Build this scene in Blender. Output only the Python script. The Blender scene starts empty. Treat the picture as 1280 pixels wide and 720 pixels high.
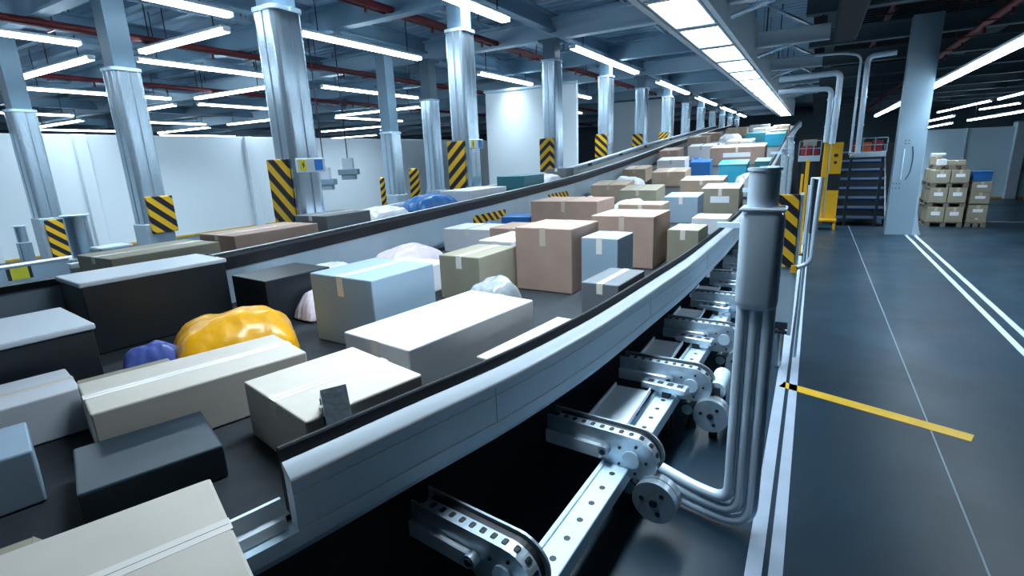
import bpy, bmesh, math, random
from mathutils import Vector, Matrix, noise
random.seed(7)
C = bpy.context.scene.collection
sin, cos, PI = math.sin, math.cos, math.pi

# ------------------------------------------------------------------ camera
F, PITCH, ROLL, YAW, H = 642.1, .2482, -.0406, .5288, 2.0
fw = Vector((-sin(YAW)*cos(PITCH), cos(YAW)*cos(PITCH), -sin(PITCH)))
r0 = Vector((cos(YAW), sin(YAW), 0)); u0 = r0.cross(fw)
R = r0*cos(ROLL) + u0*sin(ROLL); U = u0*cos(ROLL) - r0*sin(ROLL)
cam = bpy.data.cameras.new('camera'); camo = bpy.data.objects.new('camera', cam); C.objects.link(camo)
m = Matrix.Identity(4)
for i in range(3):
    m[i][0], m[i][1], m[i][2] = R[i], U[i], -fw[i]
m[0][3], m[1][3], m[2][3] = 0, 0, H
camo.matrix_world = m
cam.sensor_width = 36; cam.lens = F/1280*36; cam.clip_start = .02; cam.clip_end = 300
bpy.context.scene.camera = camo

# ------------------------------------------------------------------ materials
def mat(name, col, rough=.5, metal=0., emit=None, var=0., scale=4., bump=0., bscale=40., coat=0., stretch=None, roughvar=0.):
    M = bpy.data.materials.new(name); M.use_nodes = True
    nt = M.node_tree; N = nt.nodes; L = nt.links
    b = N['Principled BSDF']
    b.inputs['Base Color'].default_value = (*col, 1); b.inputs['Roughness'].default_value = rough
    b.inputs['Metallic'].default_value = metal
    if coat: b.inputs['Coat Weight'].default_value = coat; b.inputs['Coat Roughness'].default_value = .12
    if emit:
        b.inputs['Emission Color'].default_value = (*emit[0], 1); b.inputs['Emission Strength'].default_value = emit[1]
    if var or bump or roughvar:
        tc = N.new('ShaderNodeTexCoord'); mp = N.new('ShaderNodeMapping'); L.new(tc.outputs['Object'], mp.inputs[0])
        if stretch: mp.inputs['Scale'].default_value = stretch
    if var or roughvar:
        nz = N.new('ShaderNodeTexNoise'); nz.inputs['Scale'].default_value = scale; nz.inputs['Detail'].default_value = 4
        L.new(mp.outputs[0], nz.inputs['Vector'])
        if var:
            mr = N.new('ShaderNodeMapRange'); mr.inputs['From Min'].default_value = .3; mr.inputs['From Max'].default_value = .7
            mr.inputs['To Min'].default_value = 1-var; mr.inputs['To Max'].default_value = 1+var
            L.new(nz.outputs['Fac'], mr.inputs['Value'])
            mx = N.new('ShaderNodeVectorMath'); mx.operation = 'SCALE'; mx.inputs[0].default_value = col
            L.new(mr.outputs[0], mx.inputs['Scale']); L.new(mx.outputs[0], b.inputs['Base Color'])
        if roughvar:
            mr = N.new('ShaderNodeMapRange'); mr.inputs['From Min'].default_value = .3; mr.inputs['From Max'].default_value = .7
            mr.inputs['To Min'].default_value = rough-roughvar; mr.inputs['To Max'].default_value = rough+roughvar
            L.new(nz.outputs['Fac'], mr.inputs['Value']); L.new(mr.outputs[0], b.inputs['Roughness'])
    if bump:
        n2 = N.new('ShaderNodeTexNoise'); n2.inputs['Scale'].default_value = bscale; L.new(mp.outputs[0], n2.inputs['Vector'])
        bp = N.new('ShaderNodeBump'); bp.inputs['Strength'].default_value = bump; bp.inputs['Distance'].default_value = .02
        L.new(n2.outputs['Fac'], bp.inputs['Height']); L.new(bp.outputs[0], b.inputs['Normal'])
    return M

def hazard_mat(name, chevron=0, sgn=1, period=.2):
    M = mat(name, (.8,.45,.02), .45); nt = M.node_tree; N = nt.nodes; L = nt.links
    tc = N.new('ShaderNodeTexCoord'); sp = N.new('ShaderNodeSeparateXYZ'); L.new(tc.outputs['Object'], sp.inputs[0])
    h = N.new('ShaderNodeMath'); h.operation = 'ADD'; L.new(sp.outputs['X'], h.inputs[0]); L.new(sp.outputs['Y'], h.inputs[1])
    a = N.new('ShaderNodeMath'); a.operation = 'ABSOLUTE' if chevron else 'MULTIPLY'; L.new(h.outputs[0], a.inputs[0])
    if not chevron: a.inputs[1].default_value = sgn
    s = N.new('ShaderNodeMath'); s.operation = 'MULTIPLY_ADD'; L.new(a.outputs[0], s.inputs[0]); s.inputs[1].default_value = .9; L.new(sp.outputs['Z'], s.inputs[2])
    d = N.new('ShaderNodeMath'); d.operation = 'DIVIDE'; d.inputs[1].default_value = period; L.new(s.outputs[0], d.inputs[0])
    f = N.new('ShaderNodeMath'); f.operation = 'FRACT'; L.new(d.outputs[0], f.inputs[0])
    g = N.new('ShaderNodeMath'); g.operation = 'GREATER_THAN'; g.inputs[1].default_value = .5; L.new(f.outputs[0], g.inputs[0])
    mx = N.new('ShaderNodeMix'); mx.data_type = 'RGBA'
    mx.inputs['A'].default_value = (.012,.012,.02,1); mx.inputs['B'].default_value = (.80,.46,.015,1)
    L.new(g.outputs[0], mx.inputs['Factor']); L.new(mx.outputs['Result'], N['Principled BSDF'].inputs['Base Color'])
    return M

LAMP = (.72,.88,1.)
M = dict(
 steel=mat('galvanised steel', (.60,.74,.85), .24, .8),
 pipe=mat('brushed pipe steel', (.62,.76,.88), .28, .2),
 alu=mat('anodised aluminium', (.58,.75,.88), .45, .05, var=.03, scale=6),
 lip=mat('polished aluminium lip', (.70,.78,.85), .3, .3),
 rubber=mat('black rubber', (.006,.008,.014), .5),
 belt=mat('black belt', (.010,.015,.020), .75, var=.3, scale=9),
 frame=mat('painted light grey metal', (.42,.53,.61), .38, .25, var=.05),
 cast=mat('cast aluminium', (.50,.60,.68), .34, .7, var=.12, scale=18, bump=.1),
 dark=mat('dark machine metal', (.02,.03,.04), .45, .3),
 column=mat('painted column steel', (.24,.35,.44), .4, .15, var=.04, scale=1.5),
 beam=mat('blue grey painted steel', (.20,.34,.45), .5, .1, var=.1, scale=.8),
 beaml=mat('pale painted steel', (.46,.62,.74), .45, .1, var=.06, scale=1),
 stub=mat('dull blue grey steel', (.10,.17,.23), .5, .1), dbeam=mat('dark beam steel', (.05,.085,.11), .5, .1),  # dbeam: darker tone given to the beams on the walkway side
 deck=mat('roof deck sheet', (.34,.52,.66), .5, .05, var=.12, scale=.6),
 ddeck=mat('near black deck sheet', (.007,.012,.016), .8, 0, var=.3, scale=.6),  # ddeck: near black tone, used above the walkway and around the stairs
 red=mat('red sprinkler paint', (.13,.010,.012), .5, 0, var=.2),
 white=mat('white enamel', (.70,.78,.84), .4),
 lamp=mat('lamp diffuser', (.9,.95,1), .4, 0, (LAMP, 17.)),
 striplamp=mat('strip light diffuser', (.9,.95,1), .4, 0, (LAMP, 7.)),
 wall=mat('white partition wall', (.74,.82,.87), .6, 0, var=.02, scale=.5),
 bluewall=mat('pale blue partition wall', (.46,.64,.75), .6, 0, var=.05, scale=.4),
 outer=mat('hall outer wall', (.10,.17,.22), .7),
 tan=mat('cardboard', (.40,.30,.225), .75, 0, var=.07, scale=5, bump=.04),
 brown=mat('brown cardboard', (.36,.245,.195), .75, 0, var=.07, scale=5, bump=.04),
 cream=mat('pale cardboard', (.54,.49,.43), .75, 0, var=.04, scale=5),
 khaki=mat('khaki cardboard', (.28,.255,.19), .75, 0, var=.07, scale=5),
 grey=mat('grey corrugated board', (.13,.145,.16), .6, 0, var=.08),
 whitebox=mat('white carton board', (.58,.60,.64), .65, 0, var=.03),
 bluebox=mat('pale blue carton board', (.27,.37,.46), .6, 0, var=.04),
 cyan=mat('cyan plastic', (.03,.33,.48), .35, 0, var=.05),
 navy=mat('blue plastic', (.02,.13,.36), .35),
 teal=mat('dark teal plastic', (.03,.16,.19), .4),
 black=mat('charcoal plastic', (.012,.018,.024), .4),
 lid=mat('pale plastic lid', (.60,.66,.72), .4),
 slate=mat('slate plastic', (.014,.028,.04), .35, 0, var=.15),
 tape=mat('clear packing tape', (.52,.43,.34), .22),
 ptape=mat('pale packing tape', (.74,.70,.64), .25),
 paper=mat('white paper label', (.78,.82,.86), .5),
 orange=mat('orange polythene', (.85,.40,.01), .3, 0, var=.12, scale=8, bump=.3, bscale=9),
 violet=mat('violet blue polythene', (.09,.13,.42), .28, 0, var=.4, scale=6, bump=.3, bscale=9),
 whitebag=mat('white polythene', (.68,.70,.74), .3, 0, var=.06, scale=8, bump=.4, bscale=7),
 pinkbag=mat('pink white polythene', (.70,.60,.66), .3, 0, var=.1, scale=8, bump=.4, bscale=7),
 silver=mat('silver grey polythene', (.33,.36,.38), .25, .2, var=.1, scale=8, bump=.4, bscale=7),
 yellow=mat('safety yellow', (.78,.42,.01), .4), byellow=mat('lemon yellow', (.85,.75,.02), .4),
 wood=mat('pallet wood', (.16,.14,.11), .8, 0, var=.2, scale=8),
 stair=mat('dark stair metal', (.012,.022,.035), .5, .2), nosing=mat('stair nosing', (.12,.20,.36), .4, .3),
 redbox=mat('red crate plastic', (.30,.015,.02), .4), orangebox=mat('orange crate plastic', (.60,.10,.02), .4),
 signblue=mat('sign blue', (.02,.22,.70), .4), lens=mat('green motor lens', (.25,.42,.45), .2),
 paintwhite=mat('white floor paint', (.30,.37,.46), .55, 0, var=.06, scale=6),
 paintyellow=mat('yellow floor paint', (.55,.34,.01), .5, 0, var=.12, scale=7),
 joint=mat('floor joint', (.16,.22,.27), .5),
 hz_b=hazard_mat('hazard stripes falling', 0, 1, .25), hz_f=hazard_mat('hazard stripes rising', 0, -1, .25),
 hz_c=hazard_mat('hazard chevrons', 1, 1, .25), hz_n=hazard_mat('hazard stripes narrow', 0, 1, .155), hz_s=hazard_mat('hazard stripes small', 0, -1, .16),
)
# floor: sealed concrete, dark blue grey with worn patches
fm = mat('sealed concrete floor', (.032,.062,.085), .3); M['floor'] = fm
nt = fm.node_tree; N = nt.nodes; L = nt.links; b = N['Principled BSDF']
tc = N.new('ShaderNodeTexCoord')
n1 = N.new('ShaderNodeTexNoise'); n1.inputs['Scale'].default_value = .9; n1.inputs['Detail'].default_value = 6; n1.inputs['Roughness'].default_value = .55
L.new(tc.outputs['Object'], n1.inputs['Vector'])
cr = N.new('ShaderNodeValToRGB'); cr.color_ramp.elements[0].position = .32; cr.color_ramp.elements[0].color = (.005,.016,.028,1)
cr.color_ramp.elements[1].position = .68; cr.color_ramp.elements[1].color = (.013,.034,.053,1)
L.new(n1.outputs['Fac'], cr.inputs['Fac']); L.new(cr.outputs['Color'], b.inputs['Base Color'])
mr = N.new('ShaderNodeMapRange'); mr.inputs['From Min'].default_value = .3; mr.inputs['From Max'].default_value = .7; mr.inputs['To Min'].default_value = .42; mr.inputs['To Max'].default_value = .28
b.inputs['Specular IOR Level'].default_value = .32; L.new(n1.outputs['Fac'], mr.inputs['Value']); L.new(mr.outputs[0], b.inputs['Roughness'])

# ------------------------------------------------------------------ mesh helpers
def box(bm, x0, x1, y0, y1, z0, z1, bev=0, seg=1, mtx=None):
    T = Matrix.Translation(((x0+x1)/2, (y0+y1)/2, (z0+z1)/2)) @ Matrix.Diagonal((abs(x1-x0), abs(y1-y0), abs(z1-z0), 1))
    r = bmesh.ops.create_cube(bm, size=1, matrix=T)
    vs = r['verts']
    if bev:
        es = list({e for v in vs for e in v.link_edges})
        rr = bmesh.ops.bevel(bm, geom=es, offset=bev, segments=seg, affect='EDGES', profile=.5)
        vs = list({v for f in rr['faces'] for v in f.verts} | {v for v in vs if v.is_valid})
    if mtx is not None: bmesh.ops.transform(bm, matrix=mtx, verts=vs)
    return vs
def cyl(bm, p0, p1, r, seg=20, r2=None, caps=True):
    p0, p1 = Vector(p0), Vector(p1); d = p1-p0
    q = Vector((0,0,1)).rotation_difference(d).to_matrix().to_4x4()
    return bmesh.ops.create_cone(bm, cap_ends=caps, segments=seg, radius1=r, radius2=r if r2 is None else r2, depth=d.length,
                          matrix=Matrix.Translation((p0+p1)/2) @ q)['verts']
def tube(bm, pts, r, seg=12, cap=True):
    pts = [Vector(p) for p in pts]; rings = []; ref = None
    for i, p in enumerate(pts):
        t = (pts[min(i+1, len(pts)-1)] - pts[max(i-1, 0)]).normalized()
        if ref is None:
            ref = Vector((0,0,1)) if abs(t.z) < .9 else Vector((1,0,0))
        a = (ref - t*ref.dot(t)).normalized(); bb = t.cross(a); ref = a
        rings.append([bm.verts.new(p + (a*cos(2*PI*k/seg) + bb*sin(2*PI*k/seg))*r) for k in range(seg)])
    for i in range(len(rings)-1):
        for k in range(seg):
            bm.faces.new((rings[i][k], rings[i][(k+1)%seg], rings[i+1][(k+1)%seg], rings[i+1][k]))
    if cap: bm.faces.new(rings[0][::-1]); bm.faces.new(rings[-1])
def bend(pts, rad, n=6):
    """a polyline with its corners rounded"""
    pts = [Vector(p) for p in pts]; out = [pts[0]]
    for i in range(1, len(pts)-1):
        a = (pts[i-1]-pts[i]); c = (pts[i+1]-pts[i]); k = min(rad, a.length*.49, c.length*.49)
        A = pts[i]+a.normalized()*k; B = pts[i]+c.normalized()*k
        for j in range(n+1):
            t = j/n; out.append(A*(1-t)**2 + pts[i]*2*t*(1-t) + B*t*t)
    out.append(pts[-1]); return out
def sweep(bm, frames, prof, closed=True):
    """prof: (offset along the frame's side vector, height) swept through frames [(point, side)]"""
    rings = []
    for p, s in frames:
        rings.append([bm.verts.new(Vector(p) + Vector(s)*a + Vector((0,0,h))) for a, h in prof])
    n = len(prof)
    for i in range(len(rings)-1):
        for k in range(n if closed else n-1):
            bm.faces.new((rings[i][k], rings[i][(k+1)%n], rings[i+1][(k+1)%n], rings[i+1][k]))
    if closed: bm.faces.new(rings[0][::-1]); bm.faces.new(rings[-1])
def extr(bm, poly, y0, y1, axis='y'):
    """a polygon in (x, z) extruded along y (axis 'y'), or in (x, y) extruded along z (axis 'z')"""
    f = (lambda a, b, t: (a, t, b)) if axis == 'y' else (lambda a, b, t: (a, b, t))
    A = [bm.verts.new(f(a, b, y0)) for a, b in poly]; B = [bm.verts.new(f(a, b, y1)) for a, b in poly]
    n = len(poly)
    for k in range(n): bm.faces.new((A[k], A[(k+1)%n], B[(k+1)%n], B[k]))
    bm.faces.new(A[::-1]); bm.faces.new(B)
def obj(name, bm, mt, parent=None, loc=(0,0,0), rot=(0,0,0), smooth=False):
    if isinstance(bm, bmesh.types.BMesh):
        bmesh.ops.recalc_face_normals(bm, faces=bm.faces)
        me = bpy.data.meshes.new(name); bm.to_mesh(me); bm.free()
    else: me = bm
    if smooth:
        me.polygons.foreach_set('use_smooth', [True]*len(me.polygons))
        try: me.set_sharp_from_angle(angle=math.radians(38))
        except Exception: pass
    if mt is not None and not me.materials: me.materials.append(M[mt] if isinstance(mt, str) else mt)
    o = bpy.data.objects.new(name, me); C.objects.link(o); o.location = loc; o.rotation_euler = rot
    if parent is not None: o.parent = parent
    return o
def tag(o, label, cat, group=None, kind='thing'):
    o['label'] = label; o['category'] = cat
    if group: o['group'] = group
    if kind: o['kind'] = kind
    return o
def thing(name, label, cat, loc=(0,0,0), rot=(0,0,0), group=None):
    o = bpy.data.objects.new(name, None); C.objects.link(o); o.location = loc; o.rotation_euler = rot
    return tag(o, label, cat, group)
def struct(name, bm, mt, label=None, cat=None):
    o = obj(name, bm, mt); o['kind'] = 'structure'
    if label: o['label'] = label
    return o
def copy_tree(o, parent=None):
    c = o.copy(); C.objects.link(c); c.parent = parent
    for ch in [x for x in o.children]: copy_tree(ch, c)
    return c
def B(): return bmesh.new()
def interp(t):
    def f(y):
        if y <= t[0][0]: return t[0][1]
        for (a, p), (b, q) in zip(t, t[1:]):
            if y <= b: return p + (q-p)*(y-a)/(b-a)
        return t[-1][1]
    return f
def smooth(f, w=.5): return lambda y: sum(f(y+w*(k/3)) for k in range(-3, 4))/7

# curves of the two conveyors (x runs across the hall, y along it)
Rx = smooth(interp([(-.6,-2.05),(0,-1.80),(.5,-1.62),(.95,-1.48),(1.35,-1.40),(2.05,-1.215),(2.9,-1.09),(4.94,-.95),(7,-.905),(42,-.9)]), .3)
Lx = smooth(interp([(0,-5.0),(2.6,-4.66),(4,-4.6),(42,-4.6)]), .4)
Rz = smooth(interp([(0,1.0),(9.3,1.0),(12.4,1.31),(15,1.6),(21.5,2.33),(30,3.03),(36,3.42),(42,3.5)]), .8)
Lz = smooth(interp([(0,1.21),(2.6,1.22),(3.8,1.27),(8,1.41),(11,1.54),(14.3,1.78),(19.9,2.27),(31.4,3.12),(36,3.42),(42,3.5)]), .8)
Bz = lambda y: Rz(y) - .22
SLOPE = lambda y: math.atan((Bz(y+.3)-Bz(y-.3))/.6)
YEND = 37.
def frames(fx, fz, y0, y1, step=.25):
    n = max(2, int((y1-y0)/step)); out = []
    for i in range(n+1):
        y = y0 + (y1-y0)*i/n; d = Vector((fx(y+.05)-fx(y-.05), .1, 0)).normalized()
        out.append((Vector((fx(y), y, fz(y))), Vector((d.y, -d.x, 0))))
    return out

# ------------------------------------------------------------------ room shell
bm = B(); box(bm, -56, 14, -6, 60, -.2, 0); struct('floor', bm, 'floor', 'dark blue grey sealed concrete floor')
# corrugated roof deck; ribs run across the hall
def deck(name, x0, x1, y0, y1, z, mt, lab):
    bm = B(); pr = []; y = y0; k = 0
    while y < y1:
        pr += [(y, z), (y+.12, z), (y+.17, z+.09), (y+.29, z+.09)]; y += .34
    a = [bm.verts.new((x0, p, q)) for p, q in pr]; c = [bm.verts.new((x1, p, q)) for p, q in pr]
    for i in range(len(pr)-1): bm.faces.new((a[i], a[i+1], c[i+1], c[i]))
    box(bm, x0, x1, y0, y1, z+.12, z+.3)
    return struct(name, bm, mt, lab)
deck('ceiling', -56, -.4, -6, 60, 5.7, 'deck', 'blue grey corrugated roof deck above the hall')
deck('ceiling', -.4, 14, -6, 60, 5.7, 'ddeck', 'black corrugated roof deck above the walkway')
bm = B(); box(bm, -17.15, -17, -6, 34, 0, 3.05, .01); struct('wall_left', bm, 'wall', 'pale partition wall along the far side of the hall')
bm = B(); box(bm, -17, -16.97, -6, 34, .0, .05); struct('baseboard_left', bm, 'paintyellow', 'yellow skirting along the far partition')
for i, y in enumerate((2.2, 4.35, 6.6, 11.4, 13.6, 19.0)):
    bm = B(); box(bm, -16.97, -16.82, y-.14, y+.14, 0, 3.05, .01); struct('trim_%d' % (i+1), bm, 'wall', 'narrow pilaster on the far partition')
bm = B(); box(bm, -10.4, -6.9, 16.45, 16.6, 0, 4.25, .01); box(bm, -10.4, -10.25, 16.6, 24, 0, 4.25, .01)
struct('wall_inner', bm, 'wall', 'white inner room wall behind the column row')
bm = B(); box(bm, -10.44, -6.86, 16.41, 16.46, 4.25, 4.33); struct('trim_7', bm, 'beaml')
bm = B(); box(bm, -10.6, -6.9, 30, 30.15, 0, 4.8); box(bm, -15.5, -12.3, 24.5, 24.65, 0, 4.3); struct('wall_inner_far', bm, 'wall', 'white inner wall far down the hall')
bm = B(); box(bm, 3.35, 5.62, 23.6, 23.75, 0, 2.36, .01); box(bm, 5.93, 12, 23.6, 23.75, 0, 2.36, .01)
struct('wall_right', bm, 'bluewall', 'pale blue partition wall behind the pallets')
bm = B(); box(bm, 5.62, 5.93, 23.35, 23.8, 0, 2.5, .02); box(bm, 4.42, 4.46, 23.55, 23.6, 0, 2.36); struct('trim_8', bm, 'frame', 'pale wall post beside the blue partition')
bm = B(); box(bm, 3.35, 12, 23.57, 23.6, 0, .06); struct('baseboard_right', bm, 'paintyellow', 'yellow skirting under the blue partition')
bm = B(); box(bm, -56, 14, 60, 60.2, 0, 5.9); struct('wall_back', bm, 'outer')
bm = B(); box(bm, -56.2, -56, -6, 60, 0, 5.9); struct('wall_far_left', bm, 'outer')
bm = B(); box(bm, 14, 14.2, -6, 60, 0, 5.9); struct('wall_far_right', bm, 'outer')
bm = B(); box(bm, -56, 14, -6.2, -6, 0, 5.9); struct('wall_front', bm, 'outer')
# floor markings
def line(i, x0, x1, y0, y1, mt, lab, z=.003):
    bm = B(); box(bm, x0, x1, y0, y1, 0, z); struct('trim_%d' % i, bm, mt, lab)
line(9, -.118, -.045, .4, 14.2, 'paintwhite', 'white painted floor line beside the bumper post')
line(10, -.018, .044, .4, 14.2, 'paintwhite', 'white painted floor line edging the walkway')
line(11, 1.87, 1.93, 1, 23, 'paintwhite', 'white painted floor line, one of the pair past the walkway')
line(12, 2.03, 2.09, 1, 23, 'paintwhite', 'white painted floor line, outer one of the pair')
bm = B(); box(bm, -.63, .63, -.06, .06, 0, .003); o = struct('trim_13', bm, 'paintyellow', 'yellow painted line across the walkway'); o.location = (.52, 4.5, 0); o.rotation_euler = (0,0,-.33)
bm = B(); box(bm, -.63, .63, -.06, .06, 0, .003); bm.free()
line(14, .885, .895, .5, 22, 'joint', 'thin expansion joint in the walkway floor', .002)
line(15, 3.6, 12, 16.9, 16.95, 'paintwhite', 'white painted line past the pallets')

# roof steel
def ibeam(bm, x0, x1, y0, y1, z0, z1, along):
    t = .05; fwid = .26
    if along == 'x':
        yc = (y0+y1)/2; box(bm, x0, x1, yc-fwid/2, yc+fwid/2, z0, z0+t); box(bm, x0, x1, yc-fwid/2, yc+fwid/2, z1-t, z1); box(bm, x0, x1, yc-.03, yc+.03, z0+t, z1-t)
    else:
        xc = (x0+x1)/2; box(bm, xc-fwid/2, xc+fwid/2, y0, y1, z0, z0+t); box(bm, xc-fwid/2, xc+fwid/2, y0, y1, z1-t, z1); box(bm, xc-.03, xc+.03, y0, y1, z0+t, z1-t)
YS = [4.68+4.04*k for k in range(0, 13)]
for k, y in enumerate([.64]+YS):
    bm = B(); ibeam(bm, -56, -2.1, y, y, 4.82, 5.32, 'x'); struct('ceiling_beam', bm, 'beaml' if k % 2 else 'beam', 'pale steel roof beam across the hall')
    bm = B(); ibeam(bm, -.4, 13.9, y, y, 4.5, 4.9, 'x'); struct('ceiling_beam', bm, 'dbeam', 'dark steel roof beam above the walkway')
for x in (-6, -10.05, -14.3, -22, -30, -39):
    bm = B(); ibeam(bm, x, x, -6, 60, 5.0, 5.4, 'y'); struct('ceiling_beam', bm, 'beam', 'steel roof beam along the hall')
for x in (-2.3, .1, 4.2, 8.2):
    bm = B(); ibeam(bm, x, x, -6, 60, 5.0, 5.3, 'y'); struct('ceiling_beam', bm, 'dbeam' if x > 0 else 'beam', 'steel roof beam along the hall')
for y in [1.65+1.01*k for k in range(40) if k % 4 != 3]:
    bm = B(); box(bm, -30, -2.45, y-.04, y+.04, 5.5, 5.69); box(bm, -30, -2.45, y-.08, y+.08, 5.48, 5.5); struct('ceiling_joist', bm, 'beaml', 'pale steel joist under the roof deck')
for x in (-4.0, -8.0, -12.1, -17.5):     # light purlins, in pairs like cable trays
    bm = B()
    for d in (-.14, .14): box(bm, x+d-.025, x+d+.025, -6, 60, 5.36, 5.44)
    y = -5.5
    while y < 50: box(bm, x-.14, x+.14, y, y+.04, 5.37, 5.41); y += .6
    ct = tag(obj('cable_tray', bm, 'beaml'), {-4.0:'pale ladder cable tray over the parcel conveyor', -8.0:'pale ladder cable tray just beyond the column row', -12.1:'pale ladder cable tray between the second and third column rows', -17.5:'pale ladder cable tray above the far partition'}[x], 'cable tray', 'ladder cable trays under the roof')
    for k in range(8): bm = B(); cyl(bm, (x, .5+4*k, 5.41), (x, .5+4*k, 5.705), .012, 6); obj('tray_hanger', bm, 'dark', ct)
for x, z, lab in ((-3.15, 5.05, 'red sprinkler main over the parcel conveyor'), (-7.6, 4.95, 'red sprinkler main beyond the first column row'), (-12.6, 4.75, 'red sprinkler main beyond the second column row'),
             (-18.6, 4.7, 'red sprinkler main above the far partition'), (3.0, 4.45, 'dark red sprinkler main over the pallets'), (1.35, 5.2, 'dark red sprinkler main above the walkway')):
    bm = B(); tube(bm, [(x, -5.9, z), (x, 48, z)], .07, 10)
    o = tag(obj('sprinkler_pipe', bm, 'red', smooth=True), lab, 'pipe', 'red sprinkler pipes under the roof')
    bm = B(); box(bm, -.28, .1, -.02, .02, -.1, -.07); cyl(bm, (0,0,-.08), (0,0,5.69-z), .012, 6); first = obj('pipe_hanger', bm, 'red', o, (x, .9, z))
    bm = B(); tube(bm, [(0,0,-.16),(0,0,-.02)], .03, 8); cyl(bm, (0,0,-.19), (0,0,-.16), .045, 8, .02); fs = obj('sprinkler_head', bm, 'red', o, (x, 1.9, z))
    for k in range(1, 12):
        for q in (first, fs):
            c = q.copy(); C.objects.link(c); c.parent = o; c.location.y = q.location.y + 2.02*k
    if x < 0:
        bm = B(); tube(bm, [(x-.2, -5.9, z+.0), (x-.2, 48, z+.0)], .045, 8)
        tag(obj('sprinkler_branch', bm, 'red', smooth=True), lab.replace('main', 'branch, the thinner of the pair,'), 'pipe', 'red sprinkler pipes under the roof')

# ------------------------------------------------------------------ lamps
def lamp_mesh(length, w=.16, hh=.07):
    bm = B(); box(bm, -w/2, w/2, -length/2, length/2, -hh, 0, .02, 2); return bm
def downlight(parent, w, l, watts, spread=110, z=-.075):
    L_ = bpy.data.lights.new('downlight', 'AREA'); L_.shape = 'RECTANGLE'; L_.size = w; L_.size_y = l; L_.energy = watts; L_.color = LAMP; L_.spread = math.radians(spread)
    o = bpy.data.objects.new('downlight', L_); C.objects.link(o); o.parent = parent; o.location = (0, 0, z)
def lamp(x0, y0, x1, y1, z, lab, group, w=.17, cat='tube lamp', rods=True):
    dx, dy = x1-x0, y1-y0; Ln = math.hypot(dx, dy); a = math.atan2(dy, dx) - PI/2
    t = thing('tube_lamp', lab, cat, ((x0+x1)/2, (y0+y1)/2, z), (0,0,a), group)
    bm = B(); box(bm, -w*.62, w*.62, -Ln/2, Ln/2, .0, .05, .01); box(bm, -w*.4, w*.4, -Ln/2-.03, -Ln/2, -.06, .04); box(bm, -w*.4, w*.4, Ln/2, Ln/2+.03, -.06, .04)
    obj('housing', bm, 'white', t)
    obj('diffuser', lamp_mesh(Ln, w), 'lamp', t)
    if x0 > -24 and y0 < 30: downlight(t, w*.9, Ln*.98, LW*Ln)
    if rods:
        for s in (-.38, .38): bm = B(); cyl(bm, (0, 0, .05), (0, 0, 5.69-z), .012, 6); obj('hanger', bm, 'dark', t, (0, s*Ln, 0))
    return t
LW = 24.
GA = 'tube lamps running along the hall'; GB = 'tube lamps running across the hall'; GR = 'tube lamps over the column row'; GW = 'tube lamps over the walkway side'
AL = [(-13.1,2.4,5.5,'outermost row of lamps'), (-14.0,7.0,10.5,'third lamp row'), (-9.1,7.65,11.3,'second lamp row'), (-20.6,6.8,11.1,'row above the far partition'),
 (-21.6,12.7,16.3,'row above the far partition'), (-14.62,12.9,17.8,'third lamp row'), (-28.7,8.0,11.2,'first row past the partition'), (-23.4,21.3,26.8,'row above the far partition'),
 (-38,13.0,17,'deep row past the partition'), (-30.8,14.5,18.3,'first row past the partition'), (-47.6,15.8,19.6,'deepest lamp row'), (-41,20.9,26.6,'deep row past the partition'), (-51.5,24.4,28.6,'deepest lamp row'),
 (-9.25,14.35,17.8,'second lamp row'), (-9.43,21.2,24.1,'second lamp row'), (-13.15,29.5,32.1,'third lamp row'), (-8.97,1.9,6.1,'second lamp row'), (-8.97,-3,1.0,'second lamp row'), (-13.9,-3,.6,'third lamp row'),
 (-6.0,2.6,5.4,None), (-37.5,5,9,'deep row past the partition'), (-29.5,2.0,6.0,'first row past the partition'), (-21,0.5,4.6,'row above the far partition')]
ordn = ['first','second','third','fourth','fifth','sixth','seventh','eighth','ninth','tenth']
cnt = {}
for x, y0, y1, row in sorted([a for a in AL if a[3]], key=lambda a: a[1]):
    k = cnt[row] = cnt.get(row, -1)+1
    lamp(x, y0, x, y1, 4.6, 'white tube lamp parallel to the conveyor, %s in the %s' % (ordn[k], row), GA)
BL = [(-12.93,-9.87,6.58), (-18.9,-14.4,6.2), (-19.8,-15.7,11.6), (-25,-22.2,12.1), (-35.9,-30.7,12.3), (-38.5,-32.6,19.6), (-30.2,-26,19.3), (-22.5,-16.8,20.6), (-33.5,-26.5,29), (-43,-35.7,37.2), (-51.3,-47.5,30.5), (-25.5,-21.5,6.3), (-34,-29.8,6.3)]
yn = {6.58:'first cross bay',6.2:'first cross bay',6.3:'first cross bay',11.6:'second cross bay',12.1:'second cross bay',12.3:'second cross bay',19.6:'third cross bay',19.3:'third cross bay',20.6:'third cross bay',29:'fourth cross bay',37.2:'last cross bay',30.5:'fourth cross bay'}
cnt = {}
for x0, x1, y in sorted(BL, key=lambda a: -a[0]):
    row = yn[y]; k = cnt[row] = cnt.get(row, -1)+1
    lamp(x0, y, x1, y, 4.58, 'crosswise white tube lamp, %s from the columns in the %s' % (ordn[k], row), GB)
# the row that follows the first column row
RL = [(3.0,5.1),(7.2,9.95),(13.4,19.0),(22.0,27.6),(30,36),(38.5,45),(47,52)]
for k, (a, c) in enumerate(RL):
    lamp(-5.7, a, -5.7, c, 4.74, 'white tube lamp over the first column row, %s along it' % ordn[k], GR, w=.2)
bm = B(); tube(bm, [(-5.7,-3,4.80),(-5.7,52,4.80)], .015, 6); tag(obj('conduit', bm, 'beaml'), 'thin pale conduit linking the lamps over the first column row', 'conduit')
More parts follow.
